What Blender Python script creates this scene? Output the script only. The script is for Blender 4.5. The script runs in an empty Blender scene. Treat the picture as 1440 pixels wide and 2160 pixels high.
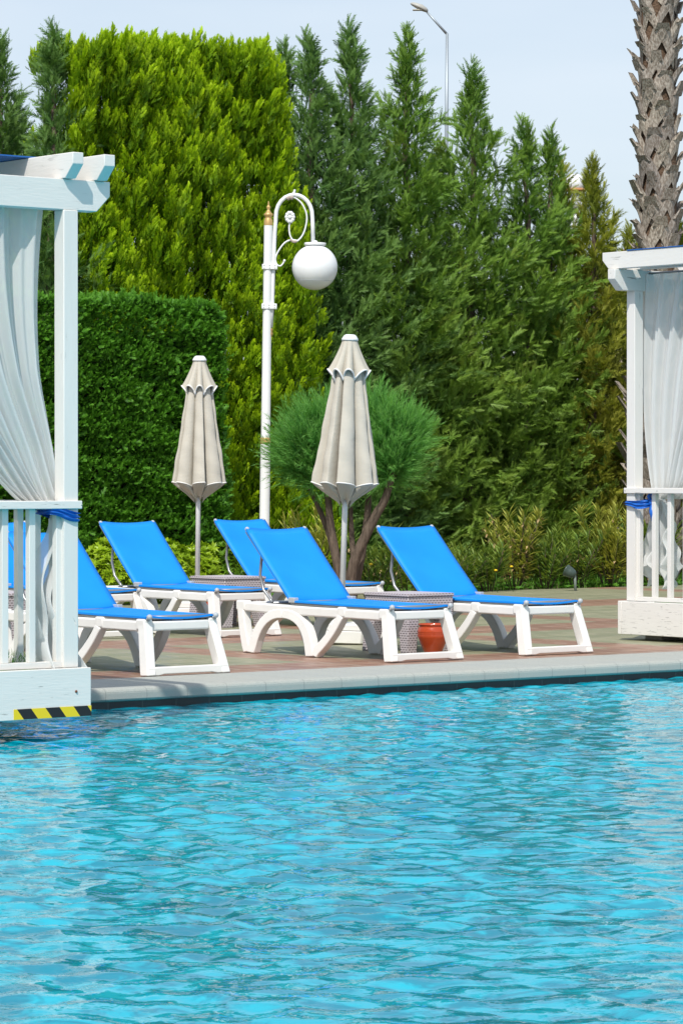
import bpy, bmesh, math, random
import numpy as np
from mathutils import Vector, Matrix
R = math.radians
random.seed(7); rng = np.random.default_rng(7)
S = bpy.context.scene
COL = S.collection

# ------------------------------------------------------------------ camera, sky, sun, exposure
CAM_H = 1.25
cd = bpy.data.cameras.new('camera'); cam = bpy.data.objects.new('camera', cd); COL.objects.link(cam)
cd.sensor_fit = 'VERTICAL'; cd.sensor_height = 36; cd.lens = 36*6700/2160
cd.clip_start = 0.5; cd.clip_end = 3000
cam.location = (0, 0, CAM_H); cam.rotation_euler = (R(90)-math.atan(70/6700), 0, 0)
S.camera = cam
SUN = Vector((-0.15, -0.61, 0.78)).normalized()
EL, ROT = math.asin(SUN.z), math.atan2(SUN.x, SUN.y)
W = bpy.data.worlds.new('World'); S.world = W; W.use_nodes = True
nt = W.node_tree; nt.nodes.clear()
wo = nt.nodes.new('ShaderNodeOutputWorld'); bg = nt.nodes.new('ShaderNodeBackground')
sk = nt.nodes.new('ShaderNodeTexSky'); sk.sky_type = 'NISHITA'; sk.sun_disc = False
sk.sun_elevation = EL; sk.sun_rotation = ROT; sk.air_density = 1.0; sk.dust_density = 1.6; sk.ozone_density = 1.5
bg.inputs[1].default_value = 0.135
tc = nt.nodes.new('ShaderNodeTexCoord'); mp = nt.nodes.new('ShaderNodeMapping'); mp.inputs['Scale'].default_value = (1.6, 1.6, 6)
nz = nt.nodes.new('ShaderNodeTexNoise'); nz.inputs['Scale'].default_value = 1.8; nz.inputs['Detail'].default_value = 5
rp = nt.nodes.new('ShaderNodeValToRGB'); rp.color_ramp.elements[0].position = .30; rp.color_ramp.elements[1].position = .75
rp.color_ramp.elements[0].color = (0.22, .22, .22, 1); rp.color_ramp.elements[1].color = (.85, .85, .85, 1)
mx = nt.nodes.new('ShaderNodeMixRGB'); mx.inputs[2].default_value = (6.1, 6.65, 7.3, 1)   # thin high cloud veil
L = nt.links.new
L(tc.outputs['Generated'], mp.inputs[0]); L(mp.outputs[0], nz.inputs[0]); L(nz.outputs[0], rp.inputs[0])
L(rp.outputs[0], mx.inputs[0]); L(sk.outputs[0], mx.inputs[1]); L(mx.outputs[0], bg.inputs[0]); L(bg.outputs[0], wo.inputs[0])
sl = bpy.data.lights.new('sun', 'SUN'); sl.energy = 4.0; sl.angle = R(.7); sl.color = (1, .955, .88)
so = bpy.data.objects.new('sun', sl); COL.objects.link(so); so.rotation_euler = SUN.to_track_quat('Z', 'Y').to_euler()
S.view_settings.view_transform = 'Standard'; S.view_settings.look = 'None'
S.view_settings.exposure = 0.06; S.view_settings.gamma = 1; S.view_settings.use_curve_mapping = False
S.render.engine = 'CYCLES'; S.cycles.max_bounces = 7; S.cycles.diffuse_bounces = 3; S.cycles.glossy_bounces = 4
S.cycles.transparent_max_bounces = 12; S.cycles.transmission_bounces = 4; S.cycles.caustics_reflective = False; S.cycles.caustics_refractive = False

# ------------------------------------------------------------------ frames: the pool edge runs 39 degrees off the view
TH = R(39); U = Vector((math.cos(TH), math.sin(TH), 0)); B = Vector((-math.sin(TH), math.cos(TH), 0)); ORG = Vector((0, 19.98, 0))
def ab(a, b, z=0): return ORG + U*a + B*b + Vector((0, 0, z))
def toab(X, Y): d = Vector((X, Y, 0))-ORG; return d.dot(U), d.dot(B)
def at(x, d): return (x-720)*d/6700            # lateral metres of a sight line at distance d

# ------------------------------------------------------------------ materials
def mat(name, rgb=(.5, .5, .5), rough=.6, spec=.5, metal=0):
    m = bpy.data.materials.new(name); m.use_nodes = True
    p = m.node_tree.nodes['Principled BSDF']
    p.inputs['Base Color'].default_value = (*rgb, 1); p.inputs['Roughness'].default_value = rough
    p.inputs['Specular IOR Level'].default_value = spec; p.inputs['Metallic'].default_value = metal
    return m
class NB:
    """small node helper"""
    def __init__(s, m): s.t = m.node_tree; s.p = s.t.nodes['Principled BSDF']; s.out = [n for n in s.t.nodes if n.type == 'OUTPUT_MATERIAL'][0]
    def n(s, ty, **kw):
        k = s.t.nodes.new('ShaderNode'+ty)
        for a, v in kw.items(): setattr(k, a, v)
        return k
    def l(s, a, b): s.t.links.new(a, b)
    def coord(s, scale=(1, 1, 1), src='Object'):
        c = s.n('TexCoord'); m = s.n('Mapping'); m.inputs['Scale'].default_value = scale; s.l(c.outputs[src], m.inputs[0]); return m.outputs[0]
    def noise(s, vec, sc=5, det=4, rough=.55, dist=0):
        k = s.n('TexNoise'); k.inputs['Scale'].default_value = sc; k.inputs['Detail'].default_value = det
        k.inputs['Roughness'].default_value = rough; k.inputs['Distortion'].default_value = dist
        if vec is not None: s.l(vec, k.inputs['Vector'])
        return k.outputs[0]
    def ramp(s, fac, stops):
        k = s.n('ValToRGB'); e = k.color_ramp.elements
        while len(e) < len(stops): e.new(.5)
        for i, (p, c) in enumerate(stops): e[i].position = p; e[i].color = (*c, 1) if len(c) == 3 else c
        s.l(fac, k.inputs[0]); return k.outputs[0]
    def mix(s, f, a, b, mode='MIX'):
        k = s.n('MixRGB', blend_type=mode)
        for i, v in enumerate((f, a, b)):
            if hasattr(v, 'links') or hasattr(v, 'is_output'): s.l(v, k.inputs[i])
            elif i == 0: k.inputs[0].default_value = v
            else: k.inputs[i].default_value = (*v, 1)
        return k.outputs[0]
    def math(s, op, a, b=0.0, clamp=False):
        k = s.n('Math', operation=op, use_clamp=clamp)
        for i, v in enumerate((a, b)):
            if hasattr(v, 'is_output'): s.l(v, k.inputs[i])
            else: k.inputs[i].default_value = v
        return k.outputs[0]
    def bump(s, h, strength=.3, dist=.01, normal=None):
        k = s.n('Bump'); k.inputs['Strength'].default_value = strength; k.inputs['Distance'].default_value = dist
        s.l(h, k.inputs['Height'])
        if normal is not None: s.l(normal, k.inputs['Normal'])
        return k.outputs[0]

def wood_paint(name, stretch, wear):
    """white paint on timber, cracked along the grain"""
    m = mat(name, (.80, .81, .80), .5, .4); b = NB(m)
    v = b.coord(stretch)
    n1 = b.noise(v, 6, 6, .6, .2)
    cr = b.ramp(n1, [(0, (1, 1, 1)), (.31+wear*.03, (1, 1, 1)), (.33+wear*.045, (0, 0, 0)), (1, (0, 0, 0))])
    big = b.noise(b.coord((1, 1, 1)), 2.2, 3)
    gate = b.ramp(big, [(.50-wear*.06, (0, 0, 0)), (.62, (1, 1, 1))])
    cm = b.mix(1.0, cr, gate, 'MULTIPLY')
    tone = b.mix(b.noise(v, 1.5, 4), (.68, .66, .625), (.76, .74, .705))
    col = b.mix(cm, tone, (.33, .32, .30))
    b.l(col, b.p.inputs['Base Color'])
    b.l(b.bump(b.mix(.5, b.noise(v, 14, 4), cm, 'SUBTRACT'), .25, .004), b.p.inputs['Normal'])
    return m
M = {}
M['paint_x'] = wood_paint('white_paint_grain_x', (1, 9, 9), 1.0)
M['paint_y'] = wood_paint('white_paint_grain_y', (9, 1, 9), 1.0)
M['paint_z'] = wood_paint('white_paint_grain_z', (9, 9, 1), .5)
M['worn_x'] = wood_paint('worn_white_paint_x', (1.2, 10, 10), 2.0)
M['worn_y'] = wood_paint('worn_white_paint_y', (20, 1.7, 20), 1.8)

def plastic(name, rgb, rough=.42):
    m = mat(name, rgb, rough, .4); b = NB(m)
    n = b.noise(b.coord(), 7, 4); b.l(b.mix(n, tuple(c*.9 for c in rgb), tuple(min(1, c*1.05) for c in rgb)), b.p.inputs['Base Color'])
    b.l(b.ramp(n, [(.3, (rough*.8,)*3), (.7, (rough*1.25,)*3)]), b.p.inputs['Roughness'])
    return m
M['resin'] = plastic('white_resin', (.80, .79, .76))
M['metal_white'] = plastic('white_painted_metal', (.78, .79, .79), .3)
M['grey_metal'] = mat('grey_tube', (.33, .34, .35), .35, .5, .6)
M['grey_cap'] = plastic('grey_plastic_cap', (.42, .45, .48), .45)
M['brass'] = mat('brass_paint', (.52, .34, .13), .4, .5, .35)
M['globe'] = mat('opal_globe', (.80, .81, .82), .22, .5)

m = mat('blue_sling', (.0, .23, .80), .55, .3); b = NB(m)
v = b.coord((1, 1, 1)); br = b.noise(b.coord((330, 330, 330)), 1, 1)
n = b.noise(v, 2.5, 3)
b.l(b.mix(n, (.0, .205, .70), (.006, .285, .87)), b.p.inputs['Base Color']); b.l(b.bump(br, .25, .001), b.p.inputs['Normal'])
M['sling'] = m
m = mat('blue_ribbon', (.01, .12, .50), .45, .4); b = NB(m)
b.l(b.bump(b.noise(b.coord((3, 3, 60)), 3, 3), .5, .004), b.p.inputs['Normal']); M['ribbon'] = m
M['awning'] = mat('blue_awning', (.01, .12, .42), .6)

m = mat('cream_canvas', (.58, .54, .455), .85, .15); b = NB(m)
v = b.coord(); n = b.noise(v, 3.2, 6, .6); 
b.l(b.mix(n, (.43, .395, .33), (.57, .54, .47)), b.p.inputs['Base Color'])
h = b.mix(.35, b.noise(b.coord((4, 4, 9)), 3.5, 5, .6, .6), b.noise(b.coord((160, 160, 160)), 1, 1))
b.l(b.bump(h, .28, .016), b.p.inputs['Normal']); M['canvas'] = m
M['hem'] = mat('white_hem_tape', (.78, .77, .74), .7)

def sheer(name, transp):
    m = mat(name, (.82, .83, .82), .8, .1); b = NB(m)
    tr = b.n('BsdfTranslucent'); tr.inputs[0].default_value = (.8, .81, .8, 1)
    tp = b.n('BsdfTransparent')
    s1 = b.n('MixShader'); s1.inputs[0].default_value = .35; s2 = b.n('MixShader'); s2.inputs[0].default_value = transp
    b.l(b.p.outputs[0], s1.inputs[1]); b.l(tr.outputs[0], s1.inputs[2]); b.l(s1.outputs[0], s2.inputs[1]); b.l(tp.outputs[0], s2.inputs[2]); b.l(s2.outputs[0], b.out.inputs[0])
    b.l(b.bump(b.noise(b.coord((30, 30, 6)), 2, 3), .25, .006), b.p.inputs['Normal'])
    return m
M['sheer'] = sheer('sheer_curtain', .22); M['sheer_thin'] = sheer('thin_sheer_curtain', .18)

m = mat('grey_rattan', (.42, .38, .40), .6, .3); b = NB(m)
v = b.coord((1, 1, 1))
sp = b.n('SeparateXYZ'); b.l(v, sp.inputs[0])
hx = b.math('ADD', sp.outputs[0], sp.outputs[1]); cv = b.n('CombineXYZ'); b.l(hx, cv.inputs[0]); b.l(sp.outputs[2], cv.inputs[1])
bk = b.n('TexBrick'); bk.inputs['Scale'].default_value = 1; bk.inputs['Brick Width'].default_value = .030; bk.inputs['Row Height'].default_value = .0165; bk.inputs['Mortar Size'].default_value = .0052; bk.inputs['Mortar Smooth'].default_value = .3
bk.inputs['Color1'].default_value = (.20, .17, .18, 1); bk.inputs['Color2'].default_value = (.15, .125, .135, 1); bk.inputs['Mortar'].default_value = (.50, .455, .475, 1)
b.l(cv.outputs[0], bk.inputs['Vector']); b.l(bk.outputs['Color'], b.p.inputs['Base Color'])
b.l(b.bump(bk.outputs['Fac'], .6, .004), b.p.inputs['Normal']); M['rattan'] = m

m = mat('terracotta_glaze', (.42, .075, .02), .18, .5); b = NB(m)
b.l(b.mix(b.noise(b.coord((1, 1, 3)), 6, 5), (.36, .042, .012), (.50, .075, .02)), b.p.inputs['Base Color']); M['pot'] = m

m = mat('coping_stone', (.42, .44, .43), .75, .3); b = NB(m)
v = b.coord(); gr = b.noise(v, 260, 2); 
c = b.mix(b.ramp(gr, [(.35, (0, 0, 0)), (.65, (1, 1, 1))]), (.27, .28, .25), (.50, .50, .455))
st = b.noise(v, 1.3, 5, .6); c = b.mix(b.ramp(st, [(.35, (.35,)*3), (.7, (0, 0, 0))]), c, (.30, .35, .36))
sp = b.n('SeparateXYZ'); b.l(v, sp.inputs[0])
fr = b.math('FRACT', b.math('DIVIDE', sp.outputs[0], .30)); jt = b.math('LESS_THAN', fr, .013)
c = b.mix(jt, c, (.20, .21, .20)); b.l(c, b.p.inputs['Base Color'])
b.l(b.bump(gr, .3, .004), b.p.inputs['Normal']); M['coping'] = m

# deck: plank-look tiles in green panels framed by red-brown bands
m = mat('deck_tiles', (.3, .3, .2), .5, .4); b = NB(m)
v = b.coord(); sp = b.n('SeparateXYZ'); b.l(v, sp.inputs[0]); X_, Y_ = sp.outputs[0], sp.outputs[1]
def band(y0, y1): return b.math('MULTIPLY', b.math('GREATER_THAN', Y_, y0), b.math('LESS_THAN', Y_, y1))
red = b.math('ADD', b.math('ADD', band(.6, 1.45), band(3.75, 4.65)), band(7.2, 8.35), True)
cx = b.math('LESS_THAN', b.math('FRACT', b.math('DIVIDE', b.math('ADD', X_, 31.05), 2.9)), .17)
red = b.math('MAXIMUM', red, cx)
bk = b.n('TexBrick'); bk.offset = .5; bk.inputs['Scale'].default_value = 1; bk.inputs['Brick Width'].default_value = .6; bk.inputs['Row Height'].default_value = .15; bk.inputs['Mortar Size'].default_value = .008; bk.inputs['Bias'].default_value = 0
bk.inputs['Color1'].default_value = (0, 0, 0, 1); bk.inputs['Color2'].default_value = (1, 1, 1, 1); bk.inputs['Mortar'].default_value = (.5, .5, .5, 1)
b.l(v, bk.inputs['Vector'])
gn = b.noise(b.coord((1.2, 9, 1)), 2.2, 5, .6)
green = b.mix(bk.outputs['Color'], (.16, .20, .115), (.25, .27, .165)); green = b.mix(b.math('MULTIPLY', gn, .55), green, (.33, .27, .17))
brown = b.mix(bk.outputs['Color'], (.17, .075, .05), (.29, .145, .095)); brown = b.mix(b.math('MULTIPLY', gn, .45), brown, (.36, .22, .15))
c = b.mix(red, green, brown); c = b.mix(bk.outputs['Fac'], c, (.44, .38, .29))
b.l(c, b.p.inputs['Base Color'])
b.l(b.ramp(b.noise(v, 3, 4), [(.3, (.32,)*3), (.75, (.62,)*3)]), b.p.inputs['Roughness'])
b.l(b.bump(b.math('ADD', b.math('MULTIPLY', bk.outputs['Fac'], -1.0), b.math('MULTIPLY', gn, .3)), .35, .004), b.p.inputs['Normal']); M['deck'] = m

m = mat('dark_pool_tile', (.012, .018, .022), .25, .5); b = NB(m)
bk = b.n('TexBrick'); bk.inputs['Brick Width'].default_value = .25; bk.inputs['Row Height'].default_value = .25; bk.inputs['Scale'].default_value = 1; bk.inputs['Mortar Size'].default_value = .004
bk.inputs['Color1'].default_value = (.010, .016, .02, 1); bk.inputs['Color2'].default_value = (.018, .026, .03, 1); bk.inputs['Mortar'].default_value = (.05, .06, .06, 1)
sp = b.n('SeparateXYZ'); b.l(b.coord(), sp.inputs[0]); cv = b.n('CombineXYZ'); b.l(sp.outputs[0], cv.inputs[0]); b.l(sp.outputs[2], cv.inputs[1]); b.l(cv.outputs[0], bk.inputs[0]); b.l(bk.outputs[0], b.p.inputs['Base Color']); M['pooltile'] = m

m = mat('garden_soil', (.09, .065, .04), .95, .1); b = NB(m)
v = b.coord(); b.l(b.mix(b.noise(v, 1.2, 8, .7), (.05, .045, .022), (.12, .10, .05)), b.p.inputs['Base Color'])
b.l(b.bump(b.noise(v, 9, 6), .6, .03), b.p.inputs['Normal']); M['soil'] = m

# pool water: a wavy surface, mirror by Fresnel over a lit turquoise body
m = mat('pool_water', (.0, .25, .36), .03, .5); b = NB(m); b.p.inputs['IOR'].default_value = 1.38
v = b.coord((1, 1, 1))
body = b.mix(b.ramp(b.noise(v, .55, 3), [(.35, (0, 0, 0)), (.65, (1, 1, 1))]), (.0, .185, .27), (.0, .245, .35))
ripple_light = b.ramp(b.noise(b.coord((1, 1.25, 1)), 4.2, 4, .6, 1.3), [(.44, (0, 0, 0)), (.56, (1, 1, 1))])   # pale and dark ripple patches: light contrast painted into the water colour
body = b.mix(b.math('MULTIPLY', ripple_light, .75), body, (.004, .44, .57))
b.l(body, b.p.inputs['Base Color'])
n1 = b.noise(b.coord((1, 1, 1)), 9, 3, .5, .5); n2 = b.noise(b.coord((1, 1, 1)), 28, 2, .5, .3)
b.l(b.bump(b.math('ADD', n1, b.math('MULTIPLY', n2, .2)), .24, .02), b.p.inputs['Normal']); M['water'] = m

def leaf_mat(name, dark, light, tip=None, patch=None, transl=.25, nscale=.8, rough=.5, low=None):
    m = mat(name, light, rough, .25); b = NB(m)
    at_ = b.n('Attribute', attribute_name='tint'); rn = b.n('Attribute', attribute_name='rnd')
    c = b.mix(rn.outputs['Fac'], dark, light)
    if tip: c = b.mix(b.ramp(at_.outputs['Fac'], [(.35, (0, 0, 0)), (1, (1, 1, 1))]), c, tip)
    if patch:
        pn = b.noise(b.coord(), nscale, 4, .6); c = b.mix(b.ramp(pn, [(patch[1], (0, 0, 0)), (patch[1]+.16, (.9,)*3)]), c, patch[0])
    if low:                                   # older, browner growth towards the ground
        sp_ = b.n('SeparateXYZ'); b.l(b.coord(), sp_.inputs[0]); hz_ = b.math('SUBTRACT', 1.0, b.math('DIVIDE', sp_.outputs[2], 4.6), True)
        k_ = b.math('MULTIPLY', hz_, b.ramp(b.noise(b.coord(), 2.1, 4, .65), [(.38, (.15,)*3), (.62, (1, 1, 1))]), True); c = b.mix(k_, c, low)
    b.l(c, b.p.inputs['Base Color'])
    tr = b.n('BsdfTranslucent'); b.l(b.mix(1, c, (1.25, 1.3, .7), 'MULTIPLY'), tr.inputs[0])
    s = b.n('MixShader'); s.inputs[0].default_value = transl
    b.l(b.p.outputs[0], s.inputs[1]); b.l(tr.outputs[0], s.inputs[2]); b.l(s.outputs[0], b.out.inputs[0])
    return m
M['gold'] = leaf_mat('golden_cypress_leaf', (.09, .19, .008), (.20, .37, .010), (.52, .70, .015), transl=.35)
M['clipped'] = leaf_mat('clipped_hedge_leaf', (.03, .115, .011), (.075, .235, .02), (.14, .36, .03), transl=.3)
M['conifer'] = leaf_mat('cypress_leaf', (.06, .15, .024), (.13, .265, .038), (.25, .40, .06), ((.24, .25, .035), .56), transl=.25, nscale=.9, low=(.19, .27, .045))
M['conifer_blue'] = leaf_mat('blue_green_cypress_leaf', (.06, .145, .04), (.125, .25, .06), (.21, .35, .085), ((.16, .22, .045), .58), transl=.25, nscale=.8)
M['conifer_olive'] = leaf_mat('olive_cypress_leaf', (.11, .16, .02), (.23, .28, .034), (.38, .40, .05), ((.30, .15, .035), .60), transl=.25, nscale=1.4, low=(.32, .29, .055))
M['tamarisk'] = leaf_mat('tamarisk_leaf', (.075, .24, .05), (.12, .34, .08), (.19, .42, .10), transl=.5)
M['pitto'] = leaf_mat('shrub_leaf', (.20, .33, .014), (.34, .48, .02), transl=.3, rough=.35)
M['pitto_dark'] = leaf_mat('dark_shrub_leaf', (.08, .19, .014), (.15, .28, .02), transl=.3, rough=.35)
M['oleander'] = leaf_mat('oleander_leaf', (.06, .14, .03), (.14, .24, .045), (.23, .31, .05), transl=.25, rough=.4)
M['oleander_y'] = leaf_mat('yellowed_oleander_leaf', (.15, .21, .035), (.28, .33, .05), (.42, .42, .08), transl=.25, rough=.4)
M['dry'] = leaf_mat('dry_leaf', (.36, .24, .11), (.55, .42, .22), transl=.2)
M['grass'] = leaf_mat('grass_blade', (.06, .18, .018), (.14, .32, .03), transl=.35)
def bark(name, c1, c2, st=(8, 8, 1.5)):
    m = mat(name, c1, .9, .15); b = NB(m); n = b.noise(b.coord(st), 5, 6, .65)
    b.l(b.mix(b.ramp(n, [(.3, (0, 0, 0)), (.7, (1, 1, 1))]), c1, c2), b.p.inputs['Base Color']); b.l(b.bump(n, .8, .02), b.p.inputs['Normal']); return m
M['bark'] = bark('grey_brown_bark', (.06, .045, .035), (.17, .13, .10)); M['bark_red'] = bark('red_brown_bark', (.08, .045, .03), (.20, .12, .08))
M['palm_bark'] = bark('palm_fibre', (.07, .045, .03), (.20, .13, .085), (6, 6, 10))
m = mat('palm_boot', (.3, .26, .22), .85, .15); b = NB(m); rn = b.n('Attribute', attribute_name='rnd'); n = b.noise(b.coord((14, 14, 5)), 4, 6, .65)
c = b.mix(rn.outputs['Fac'], (.34, .31, .285), (.56, .50, .42)); c = b.mix(b.ramp(n, [(.42, (.75,)*3), (.62, (0, 0, 0))]), c, (.13, .095, .07)); b.l(c, b.p.inputs['Base Color']); b.l(b.bump(n, .6, .012), b.p.inputs['Normal']); M['boot'] = m

# ------------------------------------------------------------------ mesh helpers
def new_obj(name, me, material, parent=None):
    o = bpy.data.objects.new(name, me); COL.objects.link(o)
    for mm in (material if isinstance(material, (list, tuple)) else [material]): me.materials.append(mm)
    if parent is not None: o.parent = parent
    return o
def empty(name, loc, rz=0, rx=0, ry=0):
    o = bpy.data.objects.new(name, None); COL.objects.link(o); o.location = loc; o.rotation_euler = (rx, ry, rz); o.empty_display_size = .2; return o
def tag(o, label=None, cat=None, group=None, kind=None):
    for k, v in (('label', label), ('category', cat), ('group', group), ('kind', kind)):
        if v: o[k] = v
    return o
def copy_tree(o, parent=None):
    c = o.copy(); COL.objects.link(c); c.parent = parent
    for ch in list(o.children): copy_tree(ch, c)
    return c
class MB:
    def __init__(s): s.v = []; s.f = []; s.sm = []
    def add(s, vs, fs, smooth=False):
        k = len(s.v); s.v += [tuple(p) for p in vs]; s.f += [tuple(i+k for i in f) for f in fs]; s.sm += [smooth]*len(fs)
    def box(s, x0, x1, y0, y1, z0, z1):
        s.add([(x, y, z) for z in (z0, z1) for y in (y0, y1) for x in (x0, x1)], [(0, 2, 3, 1), (4, 5, 7, 6), (0, 1, 5, 4), (2, 6, 7, 3), (0, 4, 6, 2), (1, 3, 7, 5)])
    def prism(s, poly, axis, t0, t1):
        """extrude a 2D outline: axis 'x': outline is (y,z); 'y': (x,z); 'z': (x,y)"""
        n = len(poly)
        def P(p, t): return {'x': (t, p[0], p[1]), 'y': (p[0], t, p[1]), 'z': (p[0], p[1], t)}[axis]
        vs = [P(p, t0) for p in poly]+[P(p, t1) for p in poly]
        s.add(vs, [tuple(range(n)), tuple(range(2*n-1, n-1, -1))]+[(i, i+n, (i+1) % n+n, (i+1) % n) for i in range(n)])
    def tube(s, pts, r, seg=10, cap=True):
        pts = [Vector(p) for p in pts]; n = len(pts); rr = r if isinstance(r, (list, tuple)) else [r]*n
        ref = None; vs = []
        for i, p in enumerate(pts):
            t = (pts[min(i+1, n-1)]-pts[max(i-1, 0)]).normalized()
            if ref is None: ref = Vector((0, 0, 1)) if abs(t.z) < .9 else Vector((1, 0, 0))
            e1 = (ref-t*ref.dot(t)).normalized(); e2 = t.cross(e1); ref = e1
            vs += [p+(e1*math.cos(k*2*math.pi/seg)+e2*math.sin(k*2*math.pi/seg))*rr[i] for k in range(seg)]
        fs = [(i*seg+k, i*seg+(k+1) % seg, (i+1)*seg+(k+1) % seg, (i+1)*seg+k) for i in range(n-1) for k in range(seg)]
        s.add(vs, fs, True)
        if cap: s.add(vs[:seg], [tuple(range(seg-1, -1, -1))]); s.add(vs[-seg:], [tuple(range(seg))])
    def lathe(s, prof, seg=28, c=(0, 0)):
        vs = [(c[0]+r*math.cos(k*2*math.pi/seg), c[1]+r*math.sin(k*2*math.pi/seg), z) for r, z in prof for k in range(seg)]
        s.add(vs, [(i*seg+k, i*seg+(k+1) % seg, (i+1)*seg+(k+1) % seg, (i+1)*seg+k) for i in range(len(prof)-1) for k in range(seg)], True)
    def ball(s, c, r, seg=10, sq=1):
        n = seg//2
        vs = []
        for i in range(n+1):
            ph = -math.pi/2+math.pi*i/n
            vs += [(c[0]+r*math.cos(ph)*math.cos(k*2*math.pi/seg), c[1]+r*math.cos(ph)*math.sin(k*2*math.pi/seg), c[2]+r*sq*math.sin(ph)) for k in range(seg)]
        s.add(vs, [(i*seg+k, i*seg+(k+1) % seg, (i+1)*seg+(k+1) % seg, (i+1)*seg+k) for i in range(n) for k in range(seg)], True)
    def grid(s, fn, nu, nv, closed=False):
        vs = [fn(i/(nu if closed else nu-1), j/(nv-1)) for j in range(nv) for i in range(nu)]
        mu = nu if closed else nu-1
        s.add(vs, [(j*nu+i, j*nu+(i+1) % nu, (j+1)*nu+(i+1) % nu, (j+1)*nu+i) for j in range(nv-1) for i in range(mu)], True)
    def build(s, name, material, parent=None, bevel=0, seg=2):
        me = bpy.data.meshes.new(name); me.from_pydata(s.v, [], s.f)
        me.polygons.foreach_set('use_smooth', s.sm)
        bm = bmesh.new(); bm.from_mesh(me)
        bmesh.ops.remove_doubles(bm, verts=bm.verts, dist=1e-5); bmesh.ops.recalc_face_normals(bm, faces=bm.faces)
        if bevel:
            es = [e for e in bm.edges if len(e.link_faces) == 2 and e.calc_face_angle(0) > .6]
            r = bmesh.ops.bevel(bm, geom=es, offset=bevel, segments=seg, profile=.5, affect='EDGES', clamp_overlap=True)
            for f in r['faces']: f.smooth = True
        bm.to_mesh(me); bm.free(); me.update()
        return new_obj(name, me, material, parent)
def tri_mesh(name, T, tint, rnd, material, parent=None):
    """T: (n,3,3) triangles -> one mesh with the face attributes tint and rnd"""
    n = len(T); me = bpy.data.meshes.new(name)
    me.vertices.add(n*3); me.loops.add(n*3); me.polygons.add(n)
    me.vertices.foreach_set('co', np.ascontiguousarray(T, np.float32).ravel())
    me.loops.foreach_set('vertex_index', np.arange(n*3, dtype=np.int32)); me.polygons.foreach_set('loop_start', np.arange(0, n*3, 3, dtype=np.int32))
    me.update(calc_edges=True)
    for k, a in (('tint', tint), ('rnd', rnd)):
        A = me.attributes.new(k, 'FLOAT', 'FACE'); A.data.foreach_set('value', np.ascontiguousarray(a, np.float32))
    return new_obj(name, me, material, parent)

# ------------------------------------------------------------------ foliage kit (numpy)
def unit(v): return v/np.maximum(np.linalg.norm(v, axis=-1, keepdims=True), 1e-9)
def frames(d, roll=None):
    """rotation matrices whose third column is d"""
    d = unit(np.asarray(d, float)); n = len(d)
    a = np.where(np.abs(d[:, 2:3]) < .95, np.array([[0, 0, 1.]]), np.array([[1., 0, 0]]))
    x = unit(np.cross(a, d)); y = np.cross(d, x)
    if roll is None: roll = rng.uniform(0, 2*np.pi, n)
    c, s_ = np.cos(roll)[:, None], np.sin(roll)[:, None]
    return np.stack([x*c+y*s_, -x*s_+y*c, d], axis=2)
def inst(T, tint, Rm, sc, P, r=None):
    """stamp the triangle template T at every frame"""
    n = len(P); sc = np.broadcast_to(np.asarray(sc, float), (n,))
    out = np.einsum('nij,tkj->ntki', Rm, T)*sc[:, None, None, None]+P[:, None, None, :]
    if r is None: r = rng.random(n)
    return out.reshape(-1, 3, 3), np.tile(tint, n), np.repeat(r, len(T))
def spray(n=7, Ls=.2, leaf=.07, w=.016, ang=.75, bend=.1):
    """flat scale-leaf spray growing along +z, fanned in x"""
    T = []; t = []
    for i in range(n):
        for sd in (-1, 1):
            s_ = (i+.3+.3*(sd > 0))/n; z0 = Ls*s_*.85; l = leaf*(1.05-.6*s_)*rng.uniform(.75, 1.2); a = ang*rng.uniform(.7, 1.15)
            d = np.array([sd*math.sin(a), rng.uniform(-.35, .35), math.cos(a)]); p = np.array([0, bend*z0*z0/Ls, z0]); q = np.array([-d[2], 0, d[0]])*w*.5
            T.append([p-q, p+q, p+d*l]); t.append(.25+.75*s_*rng.uniform(.7, 1))
    T.append([[-w*.35, 0, 0], [w*.35, 0, 0], [0, bend*Ls, Ls]]); t.append(.9)
    return np.array(T), np.array(t)
def plume(Lp, n, rad, sp, up=.75, lo=.0):
    """sprays set all round an axis: an upright pointed tuft"""
    s_ = np.linspace(lo, 1, n)**.9; az = np.arange(n)*2.4+rng.uniform(0, 6); rr = rad*(1-s_)**.7*rng.uniform(.3, 1, n)
    P = np.stack([rr*np.cos(az), rr*np.sin(az), s_*Lp*.82], 1)
    d = np.stack([np.cos(az)*(1-up)*1.3*(1-.7*s_), np.sin(az)*(1-up)*1.3*(1-.7*s_), np.full(n, up)], 1)+rng.normal(0, .12, (n, 3))
    T, t, r = inst(sp[0], sp[1], frames(d), rng.uniform(.7, 1.15, n)*(1-.35*s_), P)
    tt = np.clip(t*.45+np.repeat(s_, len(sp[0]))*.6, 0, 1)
    return T, tt
def branch(Lb, sp, dens=46, flat=.45):
    """ascending conifer branch along +z with sprays to both sides"""
    n = max(8, int(Lb*dens)); s_ = np.sort(rng.uniform(.12, 1, n)); az = rng.uniform(0, 2*np.pi, n)
    wid = .30*Lb**.6*(1-s_)**.6*.55
    off = rng.uniform(-1, 1, n)*wid
    P = np.stack([off, rng.normal(0, .25, n)*wid, s_*Lb*.9], 1)
    d = np.stack([np.cos(az)*.75+off/(wid+.02)*.5, np.sin(az)*flat, .55+.55*s_+0*az], 1)
    T, t, r = inst(sp[0], sp[1], frames(d), rng.uniform(.65, 1.15, n)*(1.05-.4*s_), P)
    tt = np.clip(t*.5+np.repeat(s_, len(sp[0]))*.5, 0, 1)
    st = np.array([[[-.006, 0, 0], [.006, 0, 0], [0, 0, Lb*.8]]]); return np.concatenate([T, st]), np.append(tt, 0.)
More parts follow.
